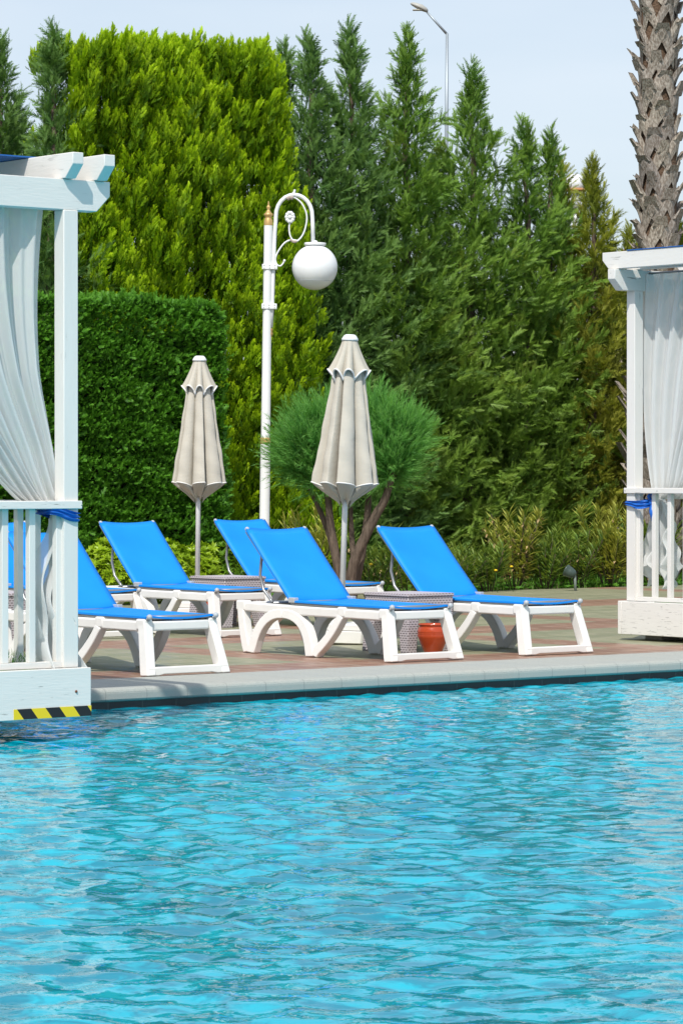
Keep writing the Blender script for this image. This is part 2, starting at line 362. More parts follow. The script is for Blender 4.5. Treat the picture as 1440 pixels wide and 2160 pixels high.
SP_FINE = spray(6, .15, .055, .014); SP_MED = spray(7, .22, .068, .0165, .7); SP_LONG = spray(7, .24, .085, .016, .6)
def cat(parts): return [np.concatenate(k) for k in zip(*parts)]

def conifer_crown(h, rad, seed, lean=0, gaps=.0, dens=1.0, prof=None, sp=SP_MED):
    global rng
    keep = rng; rng = np.random.default_rng(seed)
    tp = [[branch(l, sp, 36) for _ in range(3)] for l in (.3, .5, .75, 1.05)]
    n = int(300*dens*h/6); t = (np.arange(n)+rng.random(n))/n; az = np.arange(n)*2.39996+rng.normal(0, .5, n)
    pr = prof(t) if prof else np.where(t < .12, .82+1.5*t, np.clip((1.02-t)/.62, 0, 1)**.72)
    lump = 1+.20*np.sin(az*2+t*23+seed)+.22*np.sin(t*48+az*3)+rng.normal(0, .16, n)
    ln = np.clip(rad*pr*lump, .22, 1.4)
    if gaps: ln *= np.where(np.sin(t*37+az*1.5+seed)+rng.normal(0, .4, n) > 1.2-gaps, .45, 1)
    el = R(22)+R(42)*t**1.1+rng.normal(0, .26, n)
    d = np.stack([np.cos(az)*np.cos(el), np.sin(az)*np.cos(el), np.sin(el)], 1)
    z = h*t*.985-ln*np.sin(el)*.55; z = np.maximum(z, .1); st = np.minimum(ln*.25, .2)
    P = np.stack([np.cos(az)*st+lean*z, np.sin(az)*st, z], 1)
    parts = []
    for i, l in enumerate((.3, .5, .75, 1.05)):
        lo, hi = ((0, .4), (.4, .62), (.62, .9), (.9, 9))[i]
        for k in range(3):
            s_ = np.where((ln >= lo) & (ln < hi) & (np.arange(n) % 3 == k))[0]
            if len(s_): T, tt = tp[i][k]; parts.append(inst(T, tt, frames(d[s_]), ln[s_]/l*rng.uniform(.85, 1.15, len(s_)), P[s_]))
    T, tt = branch(.3, sp, 60); k = 10
    parts.append(inst(T, tt, frames(np.array([[lean+rng.normal(0, .10), rng.normal(0, .1), 1] for _ in range(k)])), 1.0, np.array([[lean*h+rng.normal(0, .03), rng.normal(0, .03), h-.05-.055*i] for i in range(k)])))
    out = cat(parts); rng = keep
    return out
def trunk(mb, h, r, lean=0, wob=.03, seed=0):
    rr = random.Random(seed); n = 9
    mb.tube([(lean*h*i/n+rr.uniform(-wob, wob)*(i > 0), rr.uniform(-wob, wob)*(i > 0), h*i/n) for i in range(n+1)], [r*(1-.85*i/n)+.008 for i in range(n+1)], 9)

# ------------------------------------------------------------------ setting: ground, deck, coping, pool wall, water
def deck_obj(o): o.location = ORG; o.rotation_euler.z = TH; return o
mb = MB(); BIG = 900
for x0, x1, y0, y1 in ((-BIG, BIG, 10.9, BIG), (-BIG, BIG, -BIG, -26.5), (-BIG, -40, -26.5, 10.9), (40, BIG, -26.5, 10.9)):
    mb.add([(x0, y0, -.03), (x1, y0, -.03), (x1, y1, -.03), (x0, y1, -.03)], [(0, 1, 2, 3)])
tag(deck_obj(mb.build('ground', M['soil'])), kind='structure')
mb = MB(); mb.box(-40, 40, .78, 11.0, -.35, 0); mb.box(-40, 40, -28, -26.6, -.35, 0); mb.box(-40, -34, -26.6, .78, -.35, 0); mb.box(30, 40, -26.6, .78, -.35, 0)
tag(deck_obj(mb.build('pool_deck', M['deck'])), kind='structure')
prof = [(.778, -.09), (.778, .003), (.04, .003), (.022, .0), (.009, -.007), (.002, -.018), (0, -.03), (0, -.062), (.005, -.071), (.016, -.077), (.04, -.079), (.1, -.09)]
mb = MB(); mb.prism(prof, 'x', -34, 30)
o = deck_obj(mb.build('pool_coping', M['coping'], bevel=0)); tag(o, kind='structure')
mb = MB(); mb.box(-34, 30, .045, .2, -1.5, -.0785)
tag(deck_obj(mb.build('pool_wall', M['pooltile'])), kind='structure')
# water surface: dense where it is seen, coarse further out, real waves
xs = np.concatenate([np.linspace(-20, -3.4, 30)[:-1], np.arange(-3.4, 4.0, .018), np.linspace(4.0, 20, 30)[1:]])
ys = np.concatenate([np.linspace(-10, 7.2, 30)[:-1], np.arange(7.2, 24.5, .021), np.linspace(24.5, 34, 10)[1:]])
gx, gy = np.meshgrid(xs, ys); wz = np.zeros_like(gx); wr = np.random.default_rng(11)
NW = 110
lam = np.exp(wr.uniform(math.log(.11), math.log(1.5), NW)); ang = wr.normal(1.45, 1.0, NW); ph = wr.uniform(0, 2*np.pi, NW)
wgt = np.exp(-((np.log(lam)-math.log(.21))/.62)**2); sl_ = .13*np.sqrt(2/np.sum(wgt**2))*wgt
patch = .85+.25*np.sin(gx*1.1+gy*.5)*np.sin(gx*.4-gy*.75+1)
for l, a_, p_, s_ in zip(lam, ang, ph, sl_):
    k = 2*np.pi/l; q = k*(gx*math.cos(a_)+gy*math.sin(a_))+p_; wz += s_/k*(np.sin(q)+.22*np.cos(2*q))
wz = wz*patch-.12
nx, ny = len(xs), len(ys); V = np.stack([gx, gy, wz], 2).reshape(-1, 3)
bb = -(V[:, 0])*math.sin(TH)+(V[:, 1]-ORG.y)*math.cos(TH)
ii, jj = np.meshgrid(np.arange(nx-1), np.arange(ny-1)); q0 = (jj*nx+ii).ravel(); F = np.stack([q0, q0+1, q0+1+nx, q0+nx], 1)
F = F[(bb[F].min(1) < .1)]
me = bpy.data.meshes.new('water'); me.vertices.add(len(V)); me.vertices.foreach_set('co', V.astype(np.float32).ravel())
me.loops.add(len(F)*4); me.loops.foreach_set('vertex_index', F.astype(np.int32).ravel()); me.polygons.add(len(F)); me.polygons.foreach_set('loop_start', np.arange(0, len(F)*4, 4, dtype=np.int32))
me.update(calc_edges=True); me.polygons.foreach_set('use_smooth', np.ones(len(F), bool))
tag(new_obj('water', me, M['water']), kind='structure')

# ------------------------------------------------------------------ pavilions
def curtain_mesh(p0, d, nrm, Wd, ztop, ztie, near, folds, seed, zhem, tie_off, tail_w, wmin=.18):
    """gathered drape: p0 near top corner, d along the rail, near(t) offset of the edge beside the post"""
    rr = random.Random(seed); phs = [rr.uniform(0, 6) for _ in range(5)]
    mb = MB(); p0 = Vector(p0); d = Vector(d); nrm = Vector(nrm)
    def fn(s_, t):
        w = Wd*(1-t)**.72*(1-wmin/Wd)+wmin; x = near(t)+s_*w+.012*math.sin(3*t*s_*6+phs[0])
        den = .5+.5*(1-t)
        f = .034*(.35+.65*den)*math.sin(2*math.pi*folds*(s_+.05*math.sin(5*s_+phs[1]))+phs[2]+.8*t)+.014*math.sin(2*math.pi*folds*2.3*s_+phs[3]+2*t)
        sag = -.10*Wd*math.sin(math.pi*min(1, t*1.0))*s_*(1-s_)
        return p0+d*x+nrm*(f+tie_off*t)+Vector((0, 0, ztop+(ztie-ztop)*t+sag))
    mb.grid(fn, 150, 60)
    def tail(s_, t):
        w = .09+(tail_w-.09)*t**.7; x = near(1)+.02+(s_-.35)*w+.02*math.sin(7*t+phs[4])
        x += .02*math.sin(t*15+6*s_+phs[0])*t; f = (.025+.06*t)*math.sin(2*math.pi*4.5*s_+phs[1]+4.2*t)+.022*math.sin(t*16+9*s_)*(.3+t)+.03*t*math.sin(2*math.pi*1.7*s_+9*t)
        return p0+d*x+nrm*(tie_off+f)+Vector((0, 0, ztie+(zhem-ztie)*t+.10*t*math.sin(2*math.pi*1.6*s_+phs[3])))
    mt = MB(); mt.grid(tail, 90, 40)
    return mb, mt
def pavilion(loc, side, label):
    W2, D2 = 1.3, 1.2; e = .093; PW = .045
    root = empty('poolside_pavilion', loc, TH); tag(root, label, 'pavilion', 'white timber pavilions by the pool')
    mb = MB(); mb.box(-W2, W2, -D2, -D2+.04, .0, .258); mb.box(-W2, W2, D2-.04, D2, 0, .258)
    mb.box(-W2, -W2+.04, -D2+.042, D2-.042, 0, .256); mb.box(W2-.04, W2, -D2+.042, D2-.042, 0, .256); mb.box(-W2+.042, W2-.042, -D2+.042, D2-.042, .02, .245)
    base = mb.build('base', M['paint_x' if side == 'front' else 'worn_y'], root, .004)
    mb = MB(); mb.box(-W2+.2, W2-.2, -D2+.2, D2-.2, .246, .262)
    mt_ = mat('green_turf', (.06, .17, .03), .9); mb.build('turf_mat', mt_, root)
    n = 1500; P = np.stack([rng.uniform(-W2+.2, W2-.2, n), rng.uniform(-D2+.2, -D2+.75, n), np.full(n, .26)], 1)
    posts = [(sx*(W2-e), sy*(D2-e)) for sx in (-1, 1) for sy in (-1, 1)]
    for x, y in posts:
        mb = MB(); mb.box(x-PW, x+PW, y-PW, y+PW, .258, 2.66); mb.build('post', M['paint_z'], root, .004)
    ch = lambda x0, x1, z0, z1, c=.07: [(x0, z0+c), (x0+c, z0), (x1-c, z0), (x1, z0+c), (x1, z1), (x0, z1)]
    for y in (-D2+e, D2-e):
        mb = MB(); mb.prism(ch(-1.46, 1.46, 2.66, 2.822, .085), 'y', y-.04, y+.04); mb.build('beam', M['paint_x'], root, .004)
    for x in (-1.39, -1.19, -.6, 0, .6, 1.19, 1.39):
        mb = MB(); mb.prism(ch(-1.245, 1.245, 2.824, 2.955, .07), 'x', x-.034, x+.034); mb.build('rafter', M['paint_y'], root, .004)
    mb = MB(); mb.box(-1.43, 1.25, -.83, 1.05, 2.957, 2.964) if side == 'front' else mb.box(-1.43, 1.43, -1.05, .97, 2.957, 2.963)
    mb.build('awning', M['awning'], root)
    def rail(axis, off, t0, t1, sgn):
        nm = M['paint_x' if axis == 'x' else 'paint_y']
        def bx(o0, o1, a0, a1, z0, z1):
            m_ = MB()
            (m_.box(a0, a1, o0, o1, z0, z1) if axis == 'x' else m_.box(o0, o1, a0, a1, z0, z1)); return m_
        ex = .06
        bx(off-.062, off+.062, t0-ex, t1+ex, 1.092, 1.135).build('handrail', nm, root, .004)
        bx(off-.028, off+.028, t0+.02, t1-.02, .2585, .292).build('bottom_rail', nm, root, .003)
        k = int((t1-t0)/.168); 
        for i in range(k+1):
            c = t1-.057-i*.168 if sgn > 0 else t0+.057+i*.168
            if c < t0+.045 or c > t1-.045: continue
            bx(off-.0195, off+.0195, c-.0195, c+.0195, .292, 1.092).build('baluster', M['paint_z'], root, .003)
    rail('x', -D2+e, -W2+e, W2-e, 1)
    rail('y', W2-e, -D2+e+.07, D2-e-.02, 1); rail('y', -W2+e, -D2+e+.07, D2-e, 1)
    return root
pl = pavilion(ab(-3.085-1.3, -1.72+1.2, 0), 'front', 'white timber pavilion on the left with striped warning tape at its foot')
pr_ = pavilion(ab(4.61+1.3, 2.29-1.2, .045), 'side', 'white timber pavilion on the right under the palm, with cracked base paint')
mb = MB(); mb.box(-1.1, -.9, .92, 1.1, -.045, .0); mb.box(.9, 1.1, .92, 1.1, -.045, .0); mb.box(-1.1, -.9, -.6, -.4, -.045, .0); mb.box(.9, 1.1, -.6, -.4, -.045, .0)
mb.build('foot_block', plastic('grey_concrete', (.42, .42, .40), .9), pr_, .004)
for x in (-1.0, 0, 1.0):
    mb = MB(); mb.box(x-.06, x+.06, .42, .53, -1.4, 0.0); mb.build('stilt', M['pooltile'], pl)
mb = MB(); mb.box(-1.1, 1.1, .9, 1.1, -.0, .018); mb.build('foot_block', M['resin'], pl)
# black and yellow tape on the left pavilion base
m = mat('warning_tape', (.8, .6, .02), .4); b = NB(m); sp = b.n('SeparateXYZ'); b.l(b.coord(), sp.inputs[0])
fr = b.math('FRACT', b.math('DIVIDE', b.math('ADD', sp.outputs[0], b.math('MULTIPLY', sp.outputs[2], .78)), .176)); b.l(b.mix(b.math('LESS_THAN', fr, .5), (.78, .58, .015), (.012, .012, .013)), b.p.inputs['Base Color'])
mb = MB(); mb.box(1.3-.484, 1.2995, -1.2025, -1.2006, .004, .058); mb.build('warning_tape', m, pl)
M['rust'] = mat('rust', (.14, .05, .025), .9)
mb = MB(); mb.ball((1.205, -1.2005, .135), .008, 8); mb.build('rusty_nail', M['rust'], pl)
mb = MB()
for x in (1.262, .6): mb.ball((x, -1.1690, 1.113), .004, 6)
mb.build('screw', M['grey_metal'], pl)
mb = MB()
for y in (1.15, .80): mb.ball((-1.2690, y, 1.113), .005, 6)
mb.build('screw', M['grey_metal'], pr_)

def ribbon(mb, cx, cy, hw, hd, z, hgt, seed=0, slope=0.0):
    rr = random.Random(seed); ph = [rr.uniform(0, 6) for _ in range(4)]
    def fn(u_, v_):
        t = u_*2*math.pi; c, s_ = math.cos(t), math.sin(t); q = (abs(c)**6+abs(s_)**6)**(1/6)
        wv = .006*math.sin(v_*15+2*t+ph[0])+.004*math.sin(v_*26-3*t+ph[1]); hh = hgt*(.85+.25*math.sin(2*t+ph[2]))
        return (cx+(hw+wv)*c/q, cy+(hd+wv)*s_/q, z+(v_-.5)*hh+.006*math.sin(3*t+ph[3])+slope*hw*c/q)
    mb.grid(fn, 90, 14, True)
# left curtain hangs behind the front beam, tied to the front right post
lc = ab(-3.085-1.3, -1.72+1.2, 0)
cu = empty('tied_curtain', lc, TH); tag(cu, 'white curtain tied back to the corner post of the left pavilion', 'curtain', 'sheer curtains tied back on the pavilions')
def near(t):
    bow = .012+.055*math.sin(math.pi*min(1, t*1.25)); return bow if t < .55 else bow*(1-((t-.55)/.45)**1.5)-.07*((t-.55)/.45)**1.5
A_, T_ = curtain_mesh((1.16, -1.035, 0), (-1, 0, 0), (0, 1, 0), 1.35, 2.75, 1.08, near, 8, 3, .33, .0, .27)
A_.build('drape', M['sheer'], cu); T_.build('ruffled_tail', M['sheer'], cu)
mb = MB(); ribbon(mb, 1.165, -1.085, .098, .078, 1.066, .05, 1, -.16); mb.build('tie_ribbon', M['ribbon'], cu)
mb = MB(); mb.tube([(-1.2, -1.03, 2.745), (1.2, -1.03, 2.745)], .009, 8); mb.build('curtain_rod', M['grey_metal'], cu)
# right curtain hangs on the near side of the right pavilion, tied to the back left post
rc = ab(4.61+1.3, 2.29-1.2, .045)
cu = empty('tied_curtain', rc, TH); tag(cu, 'thin see-through curtain with long blue bow tied to the right pavilion', 'curtain', 'sheer curtains tied back on the pavilions')
near2 = lambda t: -.075-.03*math.sin(math.pi*t)+.095*t**4
A_, T_ = curtain_mesh((-1.10, 1.03, 0), (0, -1, 0), (1, 0, 0), 1.45, 2.79, 1.05, near2, 10, 9, .45, .02, .36, .28)
A_.build('drape', M['sheer_thin'], cu); T_.build('ruffled_tail', M['sheer'], cu)
mb = MB(); ribbon(mb, -1.185, 1.055, .083, .115, 1.01, .06, 2)
mb.ball((-1.20, .925, 1.02), .03, 8); mb.tube([(-1.2, .93, 1.02), (-1.215, .945, 1.07), (-1.21, .93, 1.11), (-1.19, .915, 1.06), (-1.2, .92, 1.02)], .016, 6)
mb.tube([(-1.2, .92, 1.02), (-1.22, .91, .95), (-1.21, .90, .87)], [.014, .02, .012], 6); mb.tube([(-1.2, .925, 1.02), (-1.21, .925, .96), (-1.2, .915, .91)], [.012, .018, .01], 6)
mb.build('tie_ribbon', M['ribbon'], cu)
mb = MB(); mb.tube([(-1.09, -1.1, 2.80), (-1.09, 1.1, 2.80)], .009, 8); mb.build('curtain_rod', M['grey_metal'], cu)

# ------------------------------------------------------------------ sun loungers
def bez(p0, p1, p2, n=8): return [((1-t)**2*p0[0]+2*t*(1-t)*p1[0]+t*t*p2[0], (1-t)**2*p0[1]+2*t*(1-t)*p1[1]+t*t*p2[1]) for t in [i/n for i in range(n+1)]]
def band2(path, w):
    """outline of a strip of width w[i] about a 2D path"""
    n = len(path); Lf, Rt = [], []
    for i, p in enumerate(path):
        a, c = path[max(i-1, 0)], path[min(i+1, n-1)]; dx, dy = c[0]-a[0], c[1]-a[1]; l = math.hypot(dx, dy) or 1; nx_, ny_ = -dy/l, dx/l
        ww = (w if not isinstance(w, (list, tuple)) else w[0]+(w[1]-w[0])*i/(n-1))/2; Lf.append((p[0]+nx_*ww, p[1]+ny_*ww)); Rt.append((p[0]-nx_*ww, p[1]-ny_*ww))
    return Lf, Rt
def strip(mb, path, w, x0, x1, splay=0.0):
    """sweep a 2D (y,z) path into a solid between x0 and x1, splayed outwards towards the floor"""
    Lf, Rt = band2(path, w); n = len(path); vs = []
    for i in range(n):
        for q, x in ((Lf[i], x0), (Rt[i], x0), (Rt[i], x1), (Lf[i], x1)):
            z = max(q[1], 0.0); sg = 1 if x0+x1 > 0 else -1
            vs.append((x+sg*splay*max(0, .32-z), q[0], z))
    fs = [(0, 1, 2, 3), tuple(4*(n-1)+k for k in (3, 2, 1, 0))]
    for i in range(n-1):
        for k in range(4): fs.append((4*i+k, 4*i+(k+1) % 4, 4*i+4+(k+1) % 4, 4*i+4+k))
    mb.add(vs, fs)
def make_lounger():
    root = empty('sun_lounger', (0, 0, 0))
    fr = MB()
    for s_ in (-1, 1):
        o0, o1 = s_*.225, s_*.285
        strip(fr, [(.10, .312), (.45, .314), (.9, .316), (1.35, .322), (1.74, .330)], .068, o0, o1)            # side rail
        e0, e1 = min(o0, o1)-.004, max(o0, o1)+.004; fr.box(e0, e1, .088, .185, .287, .360); fr.box(e0, e1, .545, .635, .288, .360); fr.box(e0, e1, 1.685, 1.795, .30, .374)
    fr.box(-.225, .225, .085, .135, .283, .345)                                                              # foot cross rail
    fr.box(-.225, .225, 1.74, 1.79, .30, .36); fr.box(-.225, .225, .57, .61, .285, .325)
    fr.build('frame', M['resin'], root, .012, 2)
    for s_ in (-1, 1):
        g = MB(); o0, o1 = s_*.222, s_*.288
        strip(g, bez((.125, .33), (.085, .18), (.035, -.005)), (.075, .085), o0, o1, .13); g.build('foot_leg', M['resin'], root, .008, 2)
        g = MB(); strip(g, bez((.60, .30), (.68, .16), (.835, .05))+[(.86, -.002)], (.06, .075), o0, o1, .10)     # mid leg, front limb of the V
        strip(g, bez((.905, -.004), (.965, .30), (1.25, .292), 10), (.09, .066), o0*1.004, o1*1.004, .10)          # arch, foot side
        g.build('mid_leg', M['resin'], root, .008, 2)
        g = MB(); strip(g, bez((1.25, .292), (1.53, .30), (1.585, -.004), 10), (.066, .09), o0*1.004, o1*1.004, .10)
        strip(g, bez((1.745, .33), (1.72, .20), (1.655, .06))+[(1.63, -.002)], (.07, .08), o0, o1, .10); g.build('head_leg', M['resin'], root, .008, 2)
    g = MB(); g.prism([(-.32, .005), (-.23, .005), (-.19, .013), (.19, .013), (.23, .005), (.32, .005), (.315, .058), (-.315, .058)], 'y', .005, .062); g.build('foot_bar', M['resin'], root, .006, 2)
    fl = MB()
    for s_ in (-1, 1):
        fl.tube([(s_*.262, .075, .356), (s_*.262, 1.17, .367)], .012, 10); fl.tube([(s_*.262, 1.165, .362), (s_*.262, 1.70, .866)], .010, 10)
    fl.tube([(-.262, .10, .368), (.262, .10, .368)], .013, 8); fl.tube([(-.262, 1.16, .372), (.262, 1.16, .372)], .013, 8)
    for s_ in (-1, 1): fl.tube([(s_*.05, .12, .352), (s_*.24, .18, .352)], .011, 6)
    fl.build('sling_frame', M['grey_metal'], root)
    st = MB()
    for s_ in (-1, 1): st.tube([(s_*.20, 1.58, .78), (s_*.20, 1.60, .70), (s_*.20, 1.62, .56), (s_*.20, 1.58, .45), (s_*.20, 1.50, .385), (s_*.20, 1.47, .36)], .011, 8)
    st.tube([(-.2, 1.47, .358), (.2, 1.47, .358)], .011, 8); st.build('back_strut', M['grey_metal'], root)
    kb = MB()
    for s_ in (-1, 1):
        kb = MB(); kb.ball((s_*.262, .068, .372), .019, 10); kb.build('end_cap', M['grey_cap'], root)
        kb = MB(); kb.ball((s_*.262, 1.693, .886), .017, 10); kb.build('end_cap', M['grey_cap'], root)
        kb = MB(); kb.box(s_*.262-.02, s_*.262+.02, 1.12, 1.19, .372, .408); kb.build('hinge', M['grey_cap'], root, .004)
    def slab(path, th):
        q = MB(); n = len(path)
        def f(u_, v_):
            i = v_*(n-1); k = min(int(i), n-2); t = i-k; y = path[k][0]*(1-t)+path[k+1][0]*t; z = path[k][1]*(1-t)+path[k+1][1]*t
            x = (u_*2-1)*.279; return (x, y, z-.019*(1-(x/.279)**2)-.010*max(0, abs(x)-.268)/.011)
        q.grid(f, 13, 14)
        k = len(q.v); fs = list(q.f); vs = list(q.v)
        q.add([(x, y, z-th) for x, y, z in vs], [tuple(reversed(t)) for t in fs], True)
        nu, nv = 13, 14; ring = [i for i in range(nu)]+[j*nu+nu-1 for j in range(1, nv)]+[(nv-1)*nu+i for i in range(nu-2, -1, -1)]+[j*nu for j in range(nv-2, 0, -1)]
        q.f += [(ring[i], ring[(i+1) % len(ring)], ring[(i+1) % len(ring)]+k, ring[i]+k) for i in range(len(ring))]; q.sm += [False]*len(ring)
        return q
    slab([(.085, .386), (.6, .389), (1.172, .398)], .013).build('seat_sling', M['sling'], root)
    slab([(1.168, .402), (1.42, .640), (1.685, .902)], .022).build('back_sling', M['sling'], root)
    return root
LG = 'blue sun loungers on the pool deck'
spots = [(1.55, .975, 0, 'blue sun lounger in front of the tall closed parasol, nearest the terracotta pot'),
         (-.62, .77, .4, 'blue sun lounger partly hidden behind the left pavilion post, foot at the coping'),
         (2.82, 1.02, .3, 'blue sun lounger beside the right pavilion, right of the wicker table'),
         (2.64, 4.42, -.6, 'blue sun lounger in the back row before the clipped hedge and short parasol'),
         (4.23, 4.93, .5, 'blue sun lounger under the lamp post, mostly behind another lounger'),
         (1.68, 4.86, .2, 'blue sun lounger in the back row, its back seen through the left railing')]
proto = make_lounger()
for i, (a, b_, j, lb) in enumerate(spots):
    o = proto if i == 0 else copy_tree(proto)
    o.location = ab(a, b_, 0.002); o.rotation_euler.z = TH+R(j); tag(o, lb, 'sun lounger', LG)

# ------------------------------------------------------------------ wicker tables and pots
def make_table():
    root = empty('wicker_table', (0, 0, 0)); w, d = .22, .25
    mb = MB(); mb.box(-w, w, -d, d, .40, .425); mb.build('table_top', M['rattan'], root, .008)
    mb = MB(); mb.box(-w+.008, w-.008, -d+.008, d-.008, .29, .40); mb.build('apron', M['rattan'], root, .004)
    for sx in (-1, 1):
        for sy in (-1, 1):
            mb = MB(); x0, x1 = sorted((sx*(w-.01), sx*(w-.115))); y0, y1 = sorted((sy*(d-.01), sy*(d-.125)))
            t0, t1 = sorted((sx*(w+.008), sx*(w-.075))); s0, s1 = sorted((sy*(d+.008), sy*(d-.075)))
            mb.add([(t0, s0, 0), (t1, s0, 0), (t1, s1, 0), (t0, s1, 0), (x0, y0, .289), (x1, y0, .289), (x1, y1, .289), (x0, y1, .289)], [(3, 2, 1, 0), (4, 5, 6, 7), (0, 1, 5, 4), (1, 2, 6, 5), (2, 3, 7, 6), (3, 0, 4, 7)])
            mb.build('leg', M['rattan'], root, .004)
    return root
tb = make_table()
for i, (a, b_, lb) in enumerate(((2.30, 2.065, 'grey wicker side table behind the large terracotta pot'), (3.62, 6.0, 'grey wicker side table at the foot of the short parasol'), (.12, 3.95, 'grey wicker side table behind the railing of the left pavilion'))):
    o = tb if i == 0 else copy_tree(tb); o.location = ab(a, b_, .001); o.rotation_euler.z = TH; tag(o, lb, 'side table', 'wicker side tables between the loungers')
def make_pot():
    root = empty('terracotta_pot', (0, 0, 0))
    P_ = [(0, 0), (.058, 0), (.062, .008), (.085, .06), (.106, .115), (.1115, .135), (.109, .14), (.1125, .145), (.109, .150), (.112, .155), (.110, .165), (.103, .186), (.098, .196), (.099, .203), (.105, .207), (.104, .214), (.098, .216), (.092, .210), (.088, .19), (.09, .12), (.05, .02), (0, .02)]
    mb = MB(); mb.lathe(P_, 36); mb.build('pot_body', M['pot'], root)
    mb = MB(); mb.lathe([(0, .185), (.0885, .185)], 24); mb.build('ash_sand', M['soil'], root)
    return root
pt = make_pot()
for i, (a, b_, s_, lb) in enumerate(((2.195, 1.675, 1, 'round glazed terracotta pot beside the foot of the front lounger'), (3.85, 6.65, 1, 'terracotta pot in the shade under the back lounger and its table'), (.18, 3.45, .9, 'terracotta pot seen low between the balusters of the left pavilion'))):
    o = pt if i == 0 else copy_tree(pt); o.location = ab(a, b_, .001); o.scale = (s_,)*3; tag(o, lb, 'pot', 'terracotta ash pots on the deck')

# ------------------------------------------------------------------ closed parasols
def parasol(X, Y, lean, spin, sd, label, wid=1.0):
    root = empty('closed_parasol', (X, Y, 0), spin, 0, 0); root.rotation_euler = (0, lean, spin) if not lean else Matrix.Rotation(lean, 4, 'Y').to_euler()
    tag(root, label, 'parasol', 'closed cream parasols between the loungers'); rr = random.Random(sd)
    mb = MB()
    mb.prism([(-.22, -.15), (-.15, -.22), (.15, -.22), (.22, -.15), (.22, .15), (.15, .22), (-.15, .22), (-.22, .15)], 'z', .012, .105)
    mb.prism([(-.205, -.14), (-.14, -.205), (.14, -.205), (.205, -.14), (.205, .14), (.14, .205), (-.14, .205), (-.205, .14)], 'z', .108, .155)
    mb.box(-.17, .17, -.17, .17, .0, .012); bs = mb.build('base', M['resin'], root, .012, 2)
    mb = MB(); mb.tube([(0, 0, .15), (0, 0, .36)], .032, 14); mb.build('pole_socket', M['resin'], root)
    mb = MB(); mb.tube([(0, 0, .15), (0, 0, 2.33)], .0215, 14); mb.build('pole', M['metal_white'], root)
    n = 8; ed = [0]
    for _ in range(n): ed.append(ed[-1]+rr.uniform(.72, 1.28))
    ed = [e/ed[-1] for e in ed]; deep = [rr.uniform(.55, 1.0) for _ in range(n)]; flip = [rr.random() < .35 for _ in range(n)]
    def sec(u_):
        u_ %= 1.0; i = next(k for k in range(n) if u_ <= ed[k+1]+1e-9); t = (u_-ed[i])/(ed[i+1]-ed[i])
        t2 = 1-t if flip[i] else t; w_ = .80
        lobe = (1-(1-t2/w_)**2)**.48 if t2 < w_ else max(0, 1-((t2-w_)/(1-w_))**1.6)
        return 2*math.pi*u_+spin, lobe, deep[i]
    NU = 336
    def body(u_, v_):
        ang, lobe, dp = sec(u_); k = min(1, v_); Ro = (.122+.140*k**1.08)*wid; Ri = Ro-(.055+.175*k)*dp
        r = Ri+(Ro-Ri)*lobe; z = 2.07-.85*k-.05*(1-lobe)*k**5
        cr_ = .5*math.sin(13*k+ang*3+sd)+.35*math.sin(29*k-ang*4); r += .0035*cr_*(1+k)*min(1, 8*(1-k)+.3)
        if v_ > 1:
            q_ = (v_-1)/.3; r = r*(1-q_)+(.034+.02*lobe)*q_; z -= .135*q_**.8+.012*math.sin(ang*9)*q_
        return (r*math.cos(ang), r*math.sin(ang), z)
    mb = MB(); mb.grid(lambda a, c: body(a, c*1.3), NU, 66, True); cn = mb.build('canopy', M['canvas'], root)
    edge = [Vector(body(i/NU, 1.0)) for i in range(NU+1)]; mb = MB(); mb.tube(edge, .0055, 6, False); mb.build('hem', M['hem'], cn)
    of8 = rr.uniform(0, 1)
    def cap(u_, v_):
        ang = 2*math.pi*u_+spin; q8_ = (u_*8+of8+.10*math.sin(u_*19)) % 1; lobe = abs(math.sin(math.pi*q8_))**.55; dp = .6+.3*math.sin(int(u_*8+of8)*2.3); z = 2.30-.235*v_; Ro = (.058+.104*v_**1.2)*wid; Ri = Ro-.075*v_*(.5+.5*dp)
        r = Ri+(Ro-Ri)*lobe if v_ > .02 else .056; return (r*math.cos(ang), r*math.sin(ang), z-.085*(1-lobe)*v_**2+.012*lobe*v_**6)
    mb = MB(); mb.grid(cap, NU, 22, True); tp = mb.build('top_flap', M['canvas'], root)
    edge = [Vector(cap(i/NU, 1.0)) for i in range(NU+1)]; mb = MB(); mb.tube(edge, .007, 6, False); mb.build('hem', M['hem'], tp)
    mb = MB(); mb.lathe([(0, 2.345), (.035, 2.345), (.048, 2.335), (.063, 2.312), (.064, 2.298), (.0, 2.298)], 24); mb.build('cap', M['metal_white'], root)
    return root
parasol(-.005, 24.1, .030, R(8), 5, 'taller closed cream parasol leaning beside the front lounger')
parasol(-1.285, 28.3, .010, R(30), 12, 'closed cream parasol in front of the clipped green hedge', .97)

